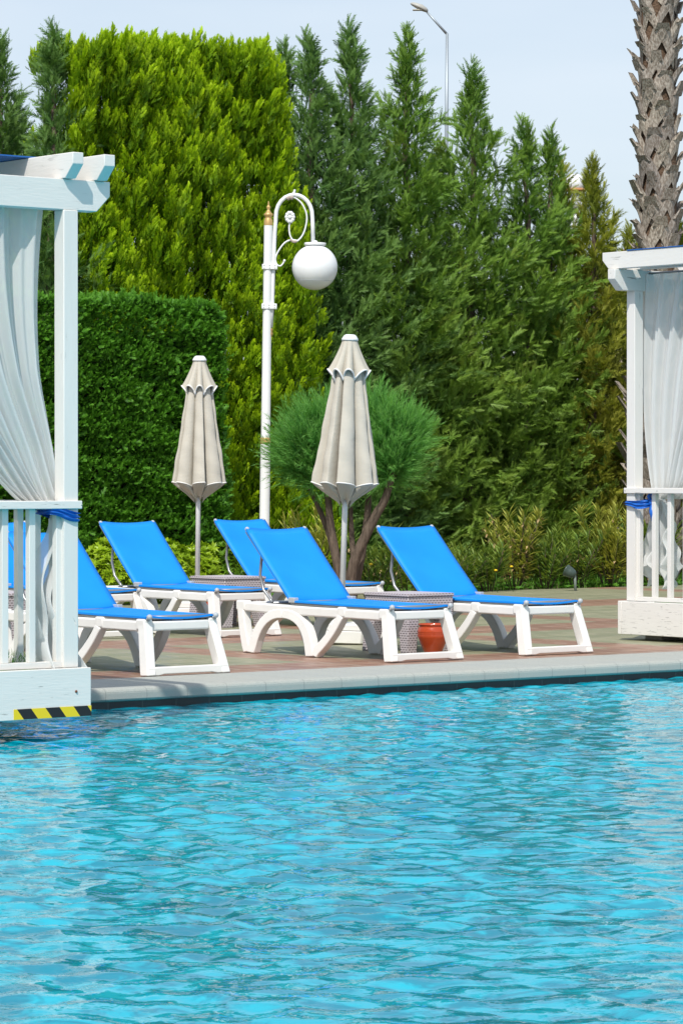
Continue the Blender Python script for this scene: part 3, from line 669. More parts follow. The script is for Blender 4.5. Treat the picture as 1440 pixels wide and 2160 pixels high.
# ------------------------------------------------------------------ globe lamp post
lp = empty('globe_lamp_post', (-.785, 32, 0)); lp.rotation_euler = (0, .013, 0); tag(lp, 'white lamp post with scrolled arm and one large white globe', 'lamp post')
mb = MB(); mb.lathe([(0, 0), (.11, 0), (.11, .02), (.07, .05), (.052, .1), (.050, 1.60), (.050, 1.61)], 22); mb.lathe([(.050, 1.66), (.0465, 1.68), (.0435, 3.0), (.043, 3.83)], 22); mb.build('pole', M['metal_white'], lp)
mb = MB(); mb.lathe([(.0505, 1.60), (.054, 1.605), (.054, 1.625), (.052, 1.63), (.054, 1.635), (.054, 1.66), (.05, 1.665)], 22); mb.build('brass_band', M['brass'], lp)
mb = MB(); mb.lathe([(.044, 3.80), (.045, 3.85), (.034, 3.87), (.032, 3.885), (.046, 3.90), (.047, 3.915), (.028, 3.93), (.018, 3.95), (.012, 3.96), (.022, 3.98), (.018, 3.995), (.006, 4.005), (.010, 4.015), (.002, 4.045), (0, 4.047)], 18); mb.build('finial', M['brass'], lp)
zz = lambda y: 1.25+(1010-(380+y/5.54))*32/6700
xx = lambda x: (500+x/5.54-564)*32/6700
arm = [(xx(400), 0, zz(1720)), (xx(412), 0, zz(1450)), (xx(420), 0, zz(1000)), (xx(430), 0, zz(620)), (xx(440), 0, zz(480))]
for k in range(13):
    t = math.pi*(1-k/12); cxp, rx_ = (440+868)/2, (868-440)/2; arm.append((xx(cxp+rx_*math.cos(t)), 0, zz(440-270*math.sin(t)**.9)))
arm += [(xx(872), 0, zz(520)), (xx(880), 0, zz(730))]
mb = MB(); mb.tube(arm, .0205, 12); ar = mb.build('arm', M['metal_white'], lp)
mb = MB(); mb.lathe([(0, zz(1840)), (.012, zz(1835)), (.024, zz(1795)), (.018, zz(1765)), (.024, zz(1755)), (.022, zz(1735))], 14, (xx(398), 0)); mb.build('arm_finial', M['brass'], lp)
for y0, y1 in ((985, 1048), (1445, 1510)):
    mb = MB(); z0, z1 = sorted((zz(y0), zz(y1))); mb.box(-.056, .098, -.052, .052, z0, z1); c = mb.build('collar', M['metal_white'], lp, .006)
    mb = MB()
    for x in (-.035, .02, .075):
        mb.ball((x, -.053, z0+.015), .005, 6); mb.ball((x, -.053, z1-.015), .005, 6)
    mb.build('bolt', M['grey_metal'], c)
def cr(pts, n=8):
    out = []; P_ = [Vector(p) for p in pts]; P_ = [P_[0]*2-P_[1]]+P_+[P_[-1]*2-P_[-2]]
    for i in range(1, len(P_)-2):
        for k in range(n):
            t = k/n; a, b_, c, d = P_[i-1:i+3]; out.append(.5*((2*b_)+(c-a)*t+(2*a-5*b_+4*c-d)*t*t+(3*b_-a-3*c+d)*t**3))
    return out+[P_[-2]]
q = lambda pts: cr([(xx(x), -.0, zz(y)) for x, y in pts])
mb = MB(); mb.tube(q([(585, 205), (660, 205), (740, 270), (795, 380), (800, 490), (765, 620), (705, 700), (650, 712)]), .0085, 8)
mb.tube(q([(700, 705), (620, 698), (545, 735), (475, 830), (443, 920), (460, 985), (500, 1003), (530, 975), (547, 940)]), .0085, 8)
mb.tube(q([(650, 712), (612, 650), (598, 570), (602, 500)]), .0085, 8); mb.ball((xx(547), 0, zz(940)), .014, 8)
mb.tube(q([(575, 190), (620, 170), (648, 145), (660, 108)]), [.012]*24+[.006], 8); mb.build('scroll', M['metal_white'], lp)
mb = MB(); mb.tube(q([(565, 215), (600, 200), (640, 205)]), .024, 10); mb.tube(q([(612, 690), (650, 716), (690, 712)]), .013, 8); mb.build('worn_joint', plastic('worn_paint', (.42, .34, .30), .8), lp)
mb = MB(); cx0, cz0 = xx(606), zz(432)
for k in range(10):
    t = k*2*math.pi/10; mb.ball((cx0+.034*math.cos(t), -.008, cz0+.044*math.sin(t)), .021, 8)
mb.ball((cx0, -.016, cz0), .022, 8); mb.build('flower_rosette', M['metal_white'], lp)
mb = MB(); gz = zz(1013); gx0 = xx(903); mb.lathe([(.016, zz(700)), (.03, zz(722)), (.108, zz(728)), (.110, zz(746)), (.104, zz(760)), (0, zz(764))], 26, (gx0, 0)); mb.build('globe_cap', M['metal_white'], lp)
mb = MB(); mb.ball((gx0, 0, gz), .2295, 48); gl_ = mb.build('globe', M['globe'], lp)
mb = MB(); mb.tube([(gx0+.1835*math.cos(k*math.pi/24), .1835*math.sin(k*math.pi/24), gz-.139) for k in range(49)], .002, 6, False); mb.build('seam', M['grey_cap'], gl_)

# ------------------------------------------------------------------ street light far behind, second globe lamp, house, fence
D = 78; k_ = D/6700
st = empty('street_light', (at(941, D), D, 0)); tag(st, 'tall grey street light with bent arm rising behind the conifers', 'street light')
m = mat('galvanised', (.34, .39, .43), .45, .5, .4); zt = 1.25+(1010-72)*k_
mb = MB(); mb.tube([(-3*k_, 0, 0), (-3*k_, 0, zt*.4), (0, 0, zt*.8), (1*k_, 0, zt)], [.075, .06, .046, .036], 12); mb.build('pole', m, st)
mb = MB(); mb.tube([(1*k_, 0, zt-.02), (-43*k_, 0, zt+47*k_)], [.032, .026], 10); mb.build('arm', m, st)
mb = MB(); hx, hz = -40*k_, zt+46*k_
hd = mat('lamp_head_grey', (.40, .40, .37), .5); dv = Vector((-36*k_, 0, 17*k_)); up = Vector((dv.z, 0, -dv.x)).normalized()
rings = [(0, .035, .03), (.12, .09, .055), (.4, .15, .075), (.7, .13, .06), (.92, .07, .04), (1, .02, .015)]; vs = []
for t, w_, hgt in rings:
    c = Vector((hx, 0, hz))+dv*t
    vs += [c+Vector((0, w_*math.cos(a), 0))+up*(hgt*math.sin(a)*(1.35 if math.sin(a) > 0 else .7)) for a in [k*2*math.pi/12 for k in range(12)]]
mb.add(vs, [(i*12+k, i*12+(k+1) % 12, (i+1)*12+(k+1) % 12, (i+1)*12+k) for i in range(5) for k in range(12)]+[tuple(range(12)), tuple(range(71, 59, -1))], True); hd_ = mb.build('lamp_head', hd, st)
mb = MB(); c = Vector((hx, 0, hz))+dv*.5-up*.055; mb.prism([(c.x-.13, -.1), (c.x+.10, -.1), (c.x+.10, .1), (c.x-.13, .1)], 'z', c.z-.02, c.z+.0); lens = mb.build('lens', mat('lamp_lens', (.55, .54, .46), .3), hd_)
D = 46; k_ = D/6700
gl = empty('globe_lantern', (at(1211, D), D, 0)); tag(gl, 'white globe lantern on a brown bracket half hidden by conifer tips', 'lantern')
mb = MB(); mb.ball((0, 0, 1.25+(1010-388)*k_), 22*k_, 28, .95); mb.build('globe', M['globe'], gl)
mb = MB(); zb = 1.25+(1010-402)*k_; mb.lathe([(0, zb-.02), (.16, zb-.015), (.165, zb), (.15, zb+.02), (0, zb+.02)], 24); mb.tube([(-.13, 0, zb), (-.13, 0, zb-.16), (-.09, 0, zb-.27), (0, 0, zb-.3)], .014, 8); mb.tube([(.13, 0, zb), (.13, 0, zb-.16), (.09, 0, zb-.27), (0, 0, zb-.3)], .014, 8); mb.build('bracket', mat('orange_brown_paint', (.42, .20, .07), .5), gl)
mb = MB(); mb.lathe([(.0, zb-.02), (.10, zb-.02), (.085, zb-.28), (0, zb-.29)], 20); mb.tube([(0, 0, 0), (0, 0, zb-.28)], .05, 12); mb.build('pole', M['metal_white'], gl)

hs = empty('cream_house', (5.1, 62, 0)); tag(hs, 'cream house with pink roof behind the conifers on the right', 'house')
m = mat('cream_render', (.60, .50, .36), .85); b = NB(m); b.l(b.mix(b.noise(b.coord(), 1.5, 5), (.55, .45, .32), (.66, .56, .42)), b.p.inputs['Base Color'])
mb = MB(); mb.box(0, 12, 0, 9, -.03, 5.35); mb.build('wall', m, hs)
mb = MB(); mb.prism([(-.4, 5.352), (12.4, 5.352), (11.2, 5.9), (.8, 5.9)], 'y', -.4, 9.4); mb.build('roof', plastic('pink_tiles', (.46, .22, .20), .8), hs)
for x in (.35, 3.2, 6.2):
    for z in (.9, 3.7):
        mb = MB(); mb.box(x, x+1.1, -.05, -.002, z, z+1.3); w_ = mb.build('window', M['resin'], hs); mb = MB(); mb.box(x+.08, x+1.02, -.054, -.051, z+.08, z+1.22); mb.build('pane', mat('house_pane', (.03, .04, .05), .08), w_)

fa, fb = 6.5, 15.0
fn_ = empty('screen_fence', ab(fa, fb, 0), TH); tag(fn_, 'dark screen fence showing between the thin conifers on the right', 'fence')
m = mat('dark_screen', (.045, .05, .05), .35, .5); b = NB(m); n = b.noise(b.coord((1, 1, .6)), 2.4, 5); b.l(b.mix(b.ramp(n, [(.5, (0, 0, 0)), (.72, (1, 1, 1))]), (.03, .036, .036), (.22, .24, .23)), b.p.inputs['Base Color'])
for i in range(6):
    mb = MB(); mb.box(i*2+.05, i*2+1.95, -.012, .012, .62, 2.55); mb.build('panel', m, fn_)
    mb = MB(); mb.box(i*2+.05, i*2+1.95, -.02, .02, .05, .60); mb.build('kick_board', bark('red_brown_board', (.13, .05, .03), (.20, .09, .055), (1, 1, 12)), fn_)
for i in range(7):
    mb = MB(); mb.box(i*2-.045, i*2+.045, -.045, .045, -.03, 2.62); mb.build('post', M['grey_metal'], fn_, .004)

# ------------------------------------------------------------------ hedges
def hedge_points(n, x0, x1, z0, z1, y, jit):
    return np.stack([rng.uniform(x0, x1, n), y+rng.normal(0, jit, n), rng.uniform(z0, z1, n)], 1)
# tall golden hedge: upright tufts over a slab that stands along the deck edge
gh = empty('golden_cypress_hedge', ab(5.0, 13.0, 0), TH); tag(gh, 'tall yellow-green cypress hedge with flat clipped top', 'hedge')
# local x along the deck, local -y faces the pool
SPT = spray(5, .11, .05, .019, .6); SPS = spray(4, .08, .042, .017, .65)
tpl = [plume(.32, 32, .072, SPT, .82) for _ in range(4)]; tps = [plume(.24, 24, .062, SPS, .80) for _ in range(4)]
def gold_right(z): return 5.5-np.clip(z, 0, 7)*.16        # the right flank leans in towards the top
parts = []
HX0, HZ = 1.86, 6.07
for layer, (cnt, yoff, jit) in enumerate(((5600, -.02, .12), (1700, .20, .10), (700, .5, .15))):
    P = hedge_points(cnt, HX0, 5.6, .05, HZ-.15, yoff, jit)
    bump_ = .19*np.sin(P[:, 0]*3.1+1)*np.sin(P[:, 2]*1.7)+.10*np.sin(P[:, 0]*7.3+P[:, 2]*2.2)
    P[:, 1] += bump_+.10*(P[:, 2]/HZ)**3
    P = P[P[:, 0] < gold_right(P[:, 2])-.02]
    cleft = (np.sin(P[:, 0]*5.2+.7)+.5*np.sin(P[:, 0]*11.3)) > 1.15
    P = P[~(cleft & (P[:, 2] > HZ-1.0-.5*rng.random(len(P))))]
    low = P[:, 2] < 4.0+.7*rng.normal(0, 1, len(P))
    for sel, ts, s0 in ((~low, tpl, 1.0), (low, tps, .95)):
        idx = np.where(sel)[0]
        for k, (T, tt) in enumerate(ts):
            s_ = idx[idx % len(ts) == k]
            d = np.stack([rng.normal(0, .22, len(s_)), rng.normal(-.34, .16, len(s_)), np.ones(len(s_))], 1)
            parts.append(inst(T, tt, frames(d), s0*rng.uniform(.6, 1.3, len(s_)), P[s_]-np.array([0, 0, .12])))
# right flank and ragged clipped top
n = 420; zf = rng.uniform(.1, HZ-.3, n); P = np.stack([gold_right(zf)+rng.normal(0, .05, n), rng.uniform(-.05, .9, n), zf], 1)
parts.append(inst(*tps[0], frames(np.stack([rng.normal(.35, .15, n), rng.normal(-.1, .2, n), np.ones(n)], 1)), rng.uniform(.8, 1.2, n), P))
n = 420; xt = rng.uniform(HX0, gold_right(HZ), n); P = np.stack([xt, rng.uniform(-.05, .9, n), HZ-.36+rng.normal(0, .04, n)+.05*np.sin(xt*4.3)+.04*np.sin(xt*9)], 1)
ok = (np.sin(P[:, 0]*5.2+.7)+.5*np.sin(P[:, 0]*11.3)) <= 1.15; P = P[ok]; n = len(P)
parts.append(inst(*tpl[1], frames(np.stack([rng.normal(0, .14, n), rng.normal(-.1, .12, n), np.ones(n)], 1)), rng.uniform(.75, 1.05, n), P))
n = 500; P = hedge_points(n, HX0, 5.2, .1, HZ-.9, .75, .12); P = P[P[:, 0] < gold_right(P[:, 2])-.1]
parts.append(inst(*tpl[2], frames(np.stack([rng.normal(0, .2, len(P)), rng.normal(0, .2, len(P)), np.ones(len(P))], 1)), 1.2, P))
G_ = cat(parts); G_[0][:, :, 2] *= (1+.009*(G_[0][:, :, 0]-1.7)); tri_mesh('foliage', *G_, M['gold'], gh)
for i, x in enumerate(np.arange(1.95, 5.0, .62)):
    mb = MB(); h_ = 5.2+.3*math.sin(i*2.1); mb.tube([(x, .55, 0), (x+.05*math.sin(i), .5, h_*.5), (x+.08*math.sin(i*3), .5, h_)], [.08, .05, .015], 8); mb.build('trunk', M['bark'], gh)
# clipped dark green hedge in front of it
ch_ = empty('clipped_hedge', ab(5.0, 11.55, 0), TH); tag(ch_, 'dense dark green clipped hedge, shoulder of the taller golden one', 'hedge')
cs = [spray(6, .075, .034, .0125, .8) for _ in range(3)]
CX0, CX1, CZ, CY = -1.6, 2.70, 3.06, .75
def clip_pts(n):
    out = []
    f = rng.random(n)
    x = rng.uniform(CX0, CX1, n); z = rng.uniform(.03, CZ, n); y = np.zeros(n); nrm = np.tile(np.array([[0, -1., .35]]), (n, 1))
    top = f > .80; side = (f > .64) & ~top
    y[top] = rng.uniform(-.03, CY, top.sum()); z[top] = CZ; nrm[top] = (0, -.1, 1)
    y[side] = rng.uniform(0, CY, side.sum()); x[side] = CX1; nrm[side] = (1, -.1, .35)
    # round the top right shoulder and the edges
    cx, cz = CX1-.2, CZ-.2; dx, dz = np.maximum(x-cx, 0), np.maximum(z-cz, 0); l = np.hypot(dx, dz); fac = np.where((dx > 0) & (dz > 0) & (l > .2), .2/np.maximum(l, 1e-6), 1)
    x = np.where(fac < 1, cx+dx*fac, x); z = np.where(fac < 1, cz+dz*fac, z)
    lump = .055*np.sin(x*4.1+z*2.7)+.04*np.sin(x*9+1.2)*np.sin(z*8)+.035*np.sin(z*15+x*3)
    y = y+lump*(f <= .64)+rng.normal(0, .03, n); z = z+rng.normal(0, .02, n)+.5*lump*(f > .8); x = x+(lump+rng.normal(0, .03, n))*side
    return np.stack([x, y, z], 1), nrm
parts = []
for k in range(3):
    P, N = clip_pts(14000); d = N+rng.normal(0, .55, P.shape)+np.array([0, 0, .25]); parts.append(inst(*cs[k], frames(d), rng.uniform(.7, 1.4, len(P)), P))
P, N = clip_pts(3500); P[:, 1] += .12; parts.append(inst(*cs[0], frames(rng.normal(0, 1, P.shape)), 1.5, P))
P, N = clip_pts(900); d = N*.6+rng.normal(0, .35, P.shape)+np.array([0, 0, .9]); parts.append(inst(*SP_FINE, frames(d), rng.uniform(.8, 1.3, len(P)), P))
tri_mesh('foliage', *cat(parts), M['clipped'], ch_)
mb = MB(); mb.box(CX0+.25, CX1-.3, .22, CY-.1, 0, CZ-.3); mb.build('shade_core', mat('inner_shade', (.022, .026, .012), .95, .05), ch_)  # solid block added for the hedge's inner darkness, shade put into its colour

# ------------------------------------------------------------------ conifers
def conifer(X, Y, h, rad, seed, material, label, lean=0, gaps=0., dens=1., data=None, rz=0, group='cypress trees behind the pool deck', prof=None, bare=False):
    h -= .24; root = empty('cypress_tree', (X, Y, -.02), rz); tag(root, label, 'tree', group)
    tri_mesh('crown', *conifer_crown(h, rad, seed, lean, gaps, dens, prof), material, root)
    mb = MB(); trunk(mb, h*.93, .055+.008*h, lean, .03, seed); mb.build('trunk', M['bark'], root)
    return root
def tip(px, py, d): return at(px, d), d, CAM_H+(1010-py)*d/6700
wallp = lambda t: np.where(t < .5, .95, np.clip((1.02-t)/.52, 0, 1)**.8)
rows = [(112, 42, 34.6, .72, 'conifer_blue', 'narrow dark cypress at the left end of the golden hedge', 0, .2),
        (0, 62, 36.5, .95, 'conifer_blue', 'dark cypress half cut by the left edge above the pavilion roof', 0, .3),
        (655, 62, 37.6, .82, 'conifer_blue', 'blue-green forked cypress touching the golden hedge', .0, .25),
        (740, 40, 38.0, .84, 'conifer_blue', 'tallest slender cypress behind the globe lamp', 0, .15),
        (857, 55, 38.5, .88, 'conifer', 'pointed cypress left of the street light', 0, .25),
        (995, 125, 39.2, .88, 'conifer', 'pointed cypress right of the street light', 0, .2),
        (1108, 245, 39.6, .78, 'conifer', 'shorter cypress with twin tops and a bare trunk', 0, .35),
        (1250, 328, 40.2, .85, 'conifer_olive', 'low olive-green cypress left of the palm trunk', 0, .35),
        (1425, 445, 41.5, .8, 'conifer_olive', 'lowest cypress rising beyond the right pavilion roof', 0, .3)]
for i, (px, py, d, rad, mt_, lb, ln_, gp) in enumerate(rows):
    X, Y, Z = tip(px, py, d); conifer(X, Y, Z, rad*(1.18 if 2 <= i < 8 else 1), 40+i, M[mt_], lb, ln_, gp, 1.6, prof=wallp if 2 <= i < 8 else None)
# side tops and fillers of the same row
fill = [(600, 85, 37.9, .5, 'conifer_blue', 'thin second stem of the forked blue-green cypress'),
        (920, 285, 39.6, .62, 'conifer', 'small cypress filling the gap under the street light'),
        (1160, 262, 40.0, .6, 'conifer', 'slim cypress beside the twin-topped one'),
        (1185, 330, 40.6, .65, 'conifer_olive', 'yellowing cypress in front of the globe lantern'),
        (1330, 470, 40.8, .7, 'conifer_olive', 'bushy cypress at the foot of the palm trunk'),
        (40, 200, 37.5, .8, 'conifer_blue', 'spreading cypress with sky showing through, above the blue awning')]
for i, (px, py, d, rad, mt_, lb) in enumerate(fill):
    X, Y, Z = tip(px, py, d); conifer(X, Y, Z, rad*1.15, 80+i, M[mt_], lb, 0, .3, 1.3)

# ------------------------------------------------------------------ palm
PX, PY = at(1386, 38.6), 38.6
pm = empty('palm_tree', (PX, PY, -.02)); tag(pm, 'palm with criss-cross leaf stubs on its trunk behind the right pavilion', 'palm tree')
mb = MB(); H_ = 10.0; mb.tube([(.02*math.sin(i), 0, H_*i/16) for i in range(17)], [.235-.06*i/16 for i in range(17)], 18); mb.build('trunk', M['palm_bark'], pm)
mb_v = []; tr_ = []; pr2 = random.Random(3)
def boot(z, az, sc, out, long_):
    """one cut leaf base: a stub whose two legs clasp the trunk below it"""
    tris = []
    r0 = .178+.05*max(0, (4-z)/4)
    def pt(a, zz_, rr_): return np.array([rr_*math.cos(a), rr_*math.sin(a), zz_])
    tipz = z+.06*sc; sp_ = pr2.uniform(-.08, .08)
    for sd in (-1, 1):
        path = []
        for i in range(7):
            t = i/6; a = az+sp_*(1-t)+sd*(.05+.72*sc*t**1.1); zc = tipz-.33*sc*t; rr_ = r0+(.05+out*(1-t)**2.2)*(1-t*.8)+.012
            path.append((a, zc, rr_, (.092 if t > .1 else .075)*sc*(1.1-.3*t)))
        V_ = []
        for a, zc, rr_, w_ in path:
            V_.append((pt(a+sd*w_*2.3, zc+w_*.5, rr_+.002), pt(a-sd*w_*2.3, zc-w_*.5, rr_+.006), pt(a, zc, rr_+.016), pt(a, zc, rr_-.05)))
        for i in range(6):
            A, C = V_[i], V_[i+1]
            for p, q_ in ((0, 2), (2, 1), (1, 3), (3, 0)): tris += [[A[p], A[q_], C[q_]], [A[p], C[q_], C[p]]]
        A = V_[0]; tris += [[A[0], A[2], A[3]], [A[2], A[1], A[3]]]
    # stub that sticks up and out
    c = pt(az+sp_, tipz-.02, r0+.06+out*.7); u_ = pt(az+sp_, tipz+.09*long_, r0+.085+out*1.15+.03*long_); side = np.array([-math.sin(az), math.cos(az), 0])*.085*sc; nr = np.array([math.cos(az), math.sin(az), .2])*.018
    q8 = [c-side-nr, c+side-nr, c+side*.9+nr, c-side*.9+nr, u_-side*.7-nr*.5, u_+side*.8-nr*.5, u_+side*.6+nr*.5, u_-side*.7+nr*.5]
    for f in ((0, 1, 5, 4), (1, 2, 6, 5), (2, 3, 7, 6), (3, 0, 4, 7), (4, 5, 6, 7)): tris += [[q8[f[0]], q8[f[1]], q8[f[2]]], [q8[f[0]], q8[f[2]], q8[f[3]]]]
    return tris
TT, RN = [], []
z = .35; k = 0
while z < 9.8:
    low = z < 2.4
    t_ = boot(z+pr2.uniform(-.03, .03), k*2.39996+pr2.uniform(-.16, .16), pr2.uniform(.7, 1.2)*(1.15 if low else 1), pr2.uniform(.0, .075)+(.16*pr2.random() if low else 0), pr2.uniform(.1, 1.7)+(1.2*pr2.random() if low else 0)); TT += t_; RN += [pr2.random()]*len(t_); k += 1; z += .043
tri_mesh('leaf_stubs', np.array(TT), np.zeros(len(TT)), np.array(RN), M['boot'], pm)
# fan crown above
def fan(az, el, Lp):
    tr2 = []; o = np.array([0, 0, 9.9]); d = np.array([math.cos(az)*math.cos(el), math.sin(az)*math.cos(el), math.sin(el)]); s_ = np.array([-math.sin(az), math.cos(az), 0]); n_ = np.cross(d, s_); e = o+d*Lp
    tr2.append([o-s_*.02, o+s_*.02, e])
    for i in range(26):
        t = (i/25-.5)*3.6; dd = d*math.cos(t)+s_*math.sin(t)-np.array([0, 0, .25*abs(t)]); w_ = np.cross(dd, n_)*.022; p = e+dd*.35; tr2 += [[e, p-w_, p+w_], [p-w_, p+w_, e+dd*.95-np.array([0, 0, .15])]]
    return tr2
TT = []
for i in range(34): TT += fan(i*2.4, R(-35+3.3*i), pr2.uniform(.9, 1.3))
tri_mesh('crown', np.array(TT), np.random.default_rng(1).random(len(TT)), np.random.default_rng(2).random(len(TT)), M['oleander'], pm)

# ------------------------------------------------------------------ tamarisk behind the tall parasol
TX, TY = at(735, 30.6), 30.6
tm = empty('tamarisk_tree', (TX, TY, 0)); tag(tm, 'feathery round tamarisk with forked trunks behind the tall parasol', 'tree')
g_ = lambda px, py, dy=0: Vector((at(px, TY)-TX, dy, CAM_H+(1010-py)*TY/6700))
def limb(pts, r0, r1):
    P_ = cr([g_(*p) for p in pts], 5); n_ = len(P_); m_ = MB(); m_.tube(P_, [r0+(r1-r0)*i/(n_-1) for i in range(n_)], 9); return m_
for pts, r0, r1 in (([(735, 1275, 0), (712, 1190, 0), (697, 1110, .05), (690, 1040, .1), (672, 960, .1)], .055, .025), ([(738, 1275, -.05), (745, 1190, -.1), (790, 1090, -.1), (812, 1050, -.1), (835, 960, -.15)], .06, .03),
                    ([(740, 1275, .1), (757, 1200, .1), (772, 1110, .15), (778, 1040, .2), (785, 940, .2)], .045, .025), ([(725, 1275, .05), (700, 1150, .2), (675, 1080, .25), (640, 1000, .25)], .04, .02), ([(745, 1180, .1), (740, 1100, .2), (738, 1000, .2)], .03, .018), ([(812, 1060, -.1), (830, 1010, -.05), (865, 950, 0)], .026, .012)):
    limb(pts, r0, r1).build('trunk', M['bark'], tm)
tw = []
for i in range(16):
    tq = []
    for j in range(26):
        s_ = j/26; a = rng.uniform(0, 6.28); p = np.array([0, 0, s_*.36]); d = np.array([math.cos(a)*.5, math.sin(a)*.5, .85]); l = .12*(1.1-.7*s_); w_ = np.array([-math.sin(a), math.cos(a), 0])*.0034
        tq.append([p-w_, p+w_, p+d*l])
    tw.append((np.array(tq), np.linspace(.1, 1, 26)))
parts = []
lob = [(660, 940, .33, .26, 0.), (695, 905, .30, .22, .15), (775, 900, .32, .24, .1), (820, 935, .30, .26, 0), (650, 990, .24, .16, .1), (828, 985, .22, .18, -.1), (738, 960, .45, .24, .25), (632, 965, .16, .16, .15), (700, 1015, .30, .12, .1), (795, 1010, .26, .14, .15), (852, 935, .12, .13, 0)]
for (px, py, rx_, rz_, dy) in lob:
    n = 440; q_ = unit(rng.normal(0, 1, (n, 3)))*rng.uniform(.35, 1, (n, 1))**.6; c = g_(px, py, dy)
    P = np.array(c)+q_*np.array([rx_*.72, rx_*.6, rz_*.78]); d = q_*np.array([1, 1, .8])+rng.normal(0, .35, (n, 3))+np.array([0, 0, .75])
    for k in range(4):
        s_ = np.arange(n) % 4 == k; T, tt = tw[(k*3+int(px)) % 16]; parts.append(inst(T, tt, frames(d[s_]), rng.uniform(.45, 1.15, s_.sum()), P[s_]))
tri_mesh('crown', *cat(parts), M['tamarisk'], tm)

# ------------------------------------------------------------------ low shrubs, oleanders, grass
def leaf_tpl(Ll, w, fold=.2):
    A, m1, m2, E_ = np.array([0, 0, 0]), np.array([-w/2, fold*w, Ll*.5]), np.array([w/2, fold*w, Ll*.5]), np.array([0, -.06*Ll, Ll]); mid = np.array([0, 0, Ll*.5])
    return np.array([[A, mid, m1], [A, m2, mid], [m1, mid, E_], [mid, m2, E_]])
def rosette(n, Ll, w, el):
    az = np.arange(n)*2.39996; e = el+rng.normal(0, .15, n); d = np.stack([np.cos(az)*np.cos(e), np.sin(az)*np.cos(e), np.sin(e)], 1)
    T, t, r = inst(leaf_tpl(Ll, w), np.linspace(.3, 1, 4), frames(d, np.full(n, 0.)), rng.uniform(.7, 1.1, n), np.zeros((n, 3))); return T, t
def shrub(px0, px1, pytop, Y, material, label, group, n=520, hz=None, dep=.35):
    X0, X1 = at(px0, Y), at(px1, Y); h = CAM_H+(1010-pytop)*Y/6700; cx = (X0+X1)/2
    root = empty('low_shrub', (cx, Y, -.02)); tag(root, label, 'shrub', group)
    az = rng.uniform(0, 6.28, n); ph_ = np.arccos(rng.uniform(-.25, 1, n)); q_ = np.stack([np.sin(ph_)*np.cos(az), np.sin(ph_)*np.sin(az), np.cos(ph_)], 1)
    rr_ = rng.uniform(.75, 1.05, n)[:, None]; P = q_*rr_*np.array([(X1-X0)/2, dep, h*.62])+np.array([0, 0, h*.40]); P[:, 2] = np.maximum(P[:, 2], .05)
    parts = []
    for k in range(3):
        T, t = rosette(11, .075, .028, .55); s_ = np.arange(n) % 3 == k; d = q_[s_]+rng.normal(0, .3, (s_.sum(), 3))+np.array([0, 0, .5]); parts.append(inst(T, t, frames(d), rng.uniform(.75, 1.2, s_.sum()), P[s_]))
    T, t = rosette(9, .08, .03, .3); m_ = 300; P2 = rng.normal(0, .33, (m_, 3))*np.array([(X1-X0)/2, dep, h*.5])+np.array([0, 0, h*.45]); P2[:, 2] = np.abs(P2[:, 2]); parts.append(inst(T, t, frames(rng.normal(0, 1, (m_, 3))), 1.1, P2))
    tri_mesh('foliage', *cat(parts), material, root)
    mb = MB()
    for i in range(5): mb.tube([(0, 0, 0), (rng.uniform(-.25, .25), rng.uniform(-.15, .15), h*.7)], [.018, .006], 6)
    mb.build('stem', M['bark'], root)
sg = 'low shrubs at the foot of the hedge'
for px0, px1, pyt, Y, mt_, lb in ((175, 285, 1140, 31.6, 'pitto', 'bright yellow-green low shrub beside the left pavilion post'), (290, 405, 1142, 31.9, 'pitto', 'bright yellow-green low shrub left of the short parasol pole'), (375, 470, 1150, 32.4, 'pitto', 'light green low shrub right behind the short parasol pole'), (435, 530, 1142, 32.6, 'pitto_dark', 'darker green low shrub next to the lamp post foot'), (60, 190, 1150, 31.4, 'pitto_dark', 'dark low shrub seen through the left pavilion railing')):
    shrub(px0, px1, pyt, Y, M[mt_], lb, sg)
ol_tpl = {}
def oleander(px, pyt, Y, material, label, ns=9, spread=.35, dry=0, Ll=.19):
    X = at(px, Y); h = max(.3, CAM_H+(1010-pyt)*Y/6700); root = empty('oleander_bush', (X, Y, -.02)); tag(root, label, 'shrub', 'oleander bushes along the deck edge')
    lf = leaf_tpl(Ll, .030, .25); parts = []; dr = []; mb = MB()
    for i in range(ns):
        a = i*2.4+rng.uniform(0, .6); top = np.array([math.cos(a)*spread*rng.uniform(.2, 1), math.sin(a)*spread*.7*rng.uniform(.2, 1), h*rng.uniform(.62, 1)]); b0 = top*np.array([.2, .2, 0])
        mb.tube([tuple(b0), tuple((b0+top)/2+np.array([0, 0, .03])), tuple(top)], [.007, .005, .003], 5)
        n = int(62*max(.6, h)); s_ = rng.uniform(.1, 1, n)**.75; P = b0+(top-b0)*s_[:, None]; az = np.arange(n)*2.1; e = .25+.75*s_+rng.normal(0, .2, n); d = np.stack([np.cos(az)*np.cos(e), np.sin(az)*np.cos(e), np.sin(e)], 1)
        isd = rng.random(n) < dry
        for sel, dst in ((~isd, parts), (isd, dr)):
            if sel.sum(): dst.append(inst(lf if dst is parts else leaf_tpl(.085, .03, .3), np.linspace(.3, 1, 4), frames(d[sel]*(1 if dst is parts else np.array([1, 1, -.6])), np.zeros(sel.sum())), rng.uniform(.65, 1.1, sel.sum()), P[sel]))
    tri_mesh('foliage', *cat(parts), material, root)
    if dr: tri_mesh('dry_leaves', *cat(dr), M['dry'], root)
    mb.build('stem', M['bark'], root)
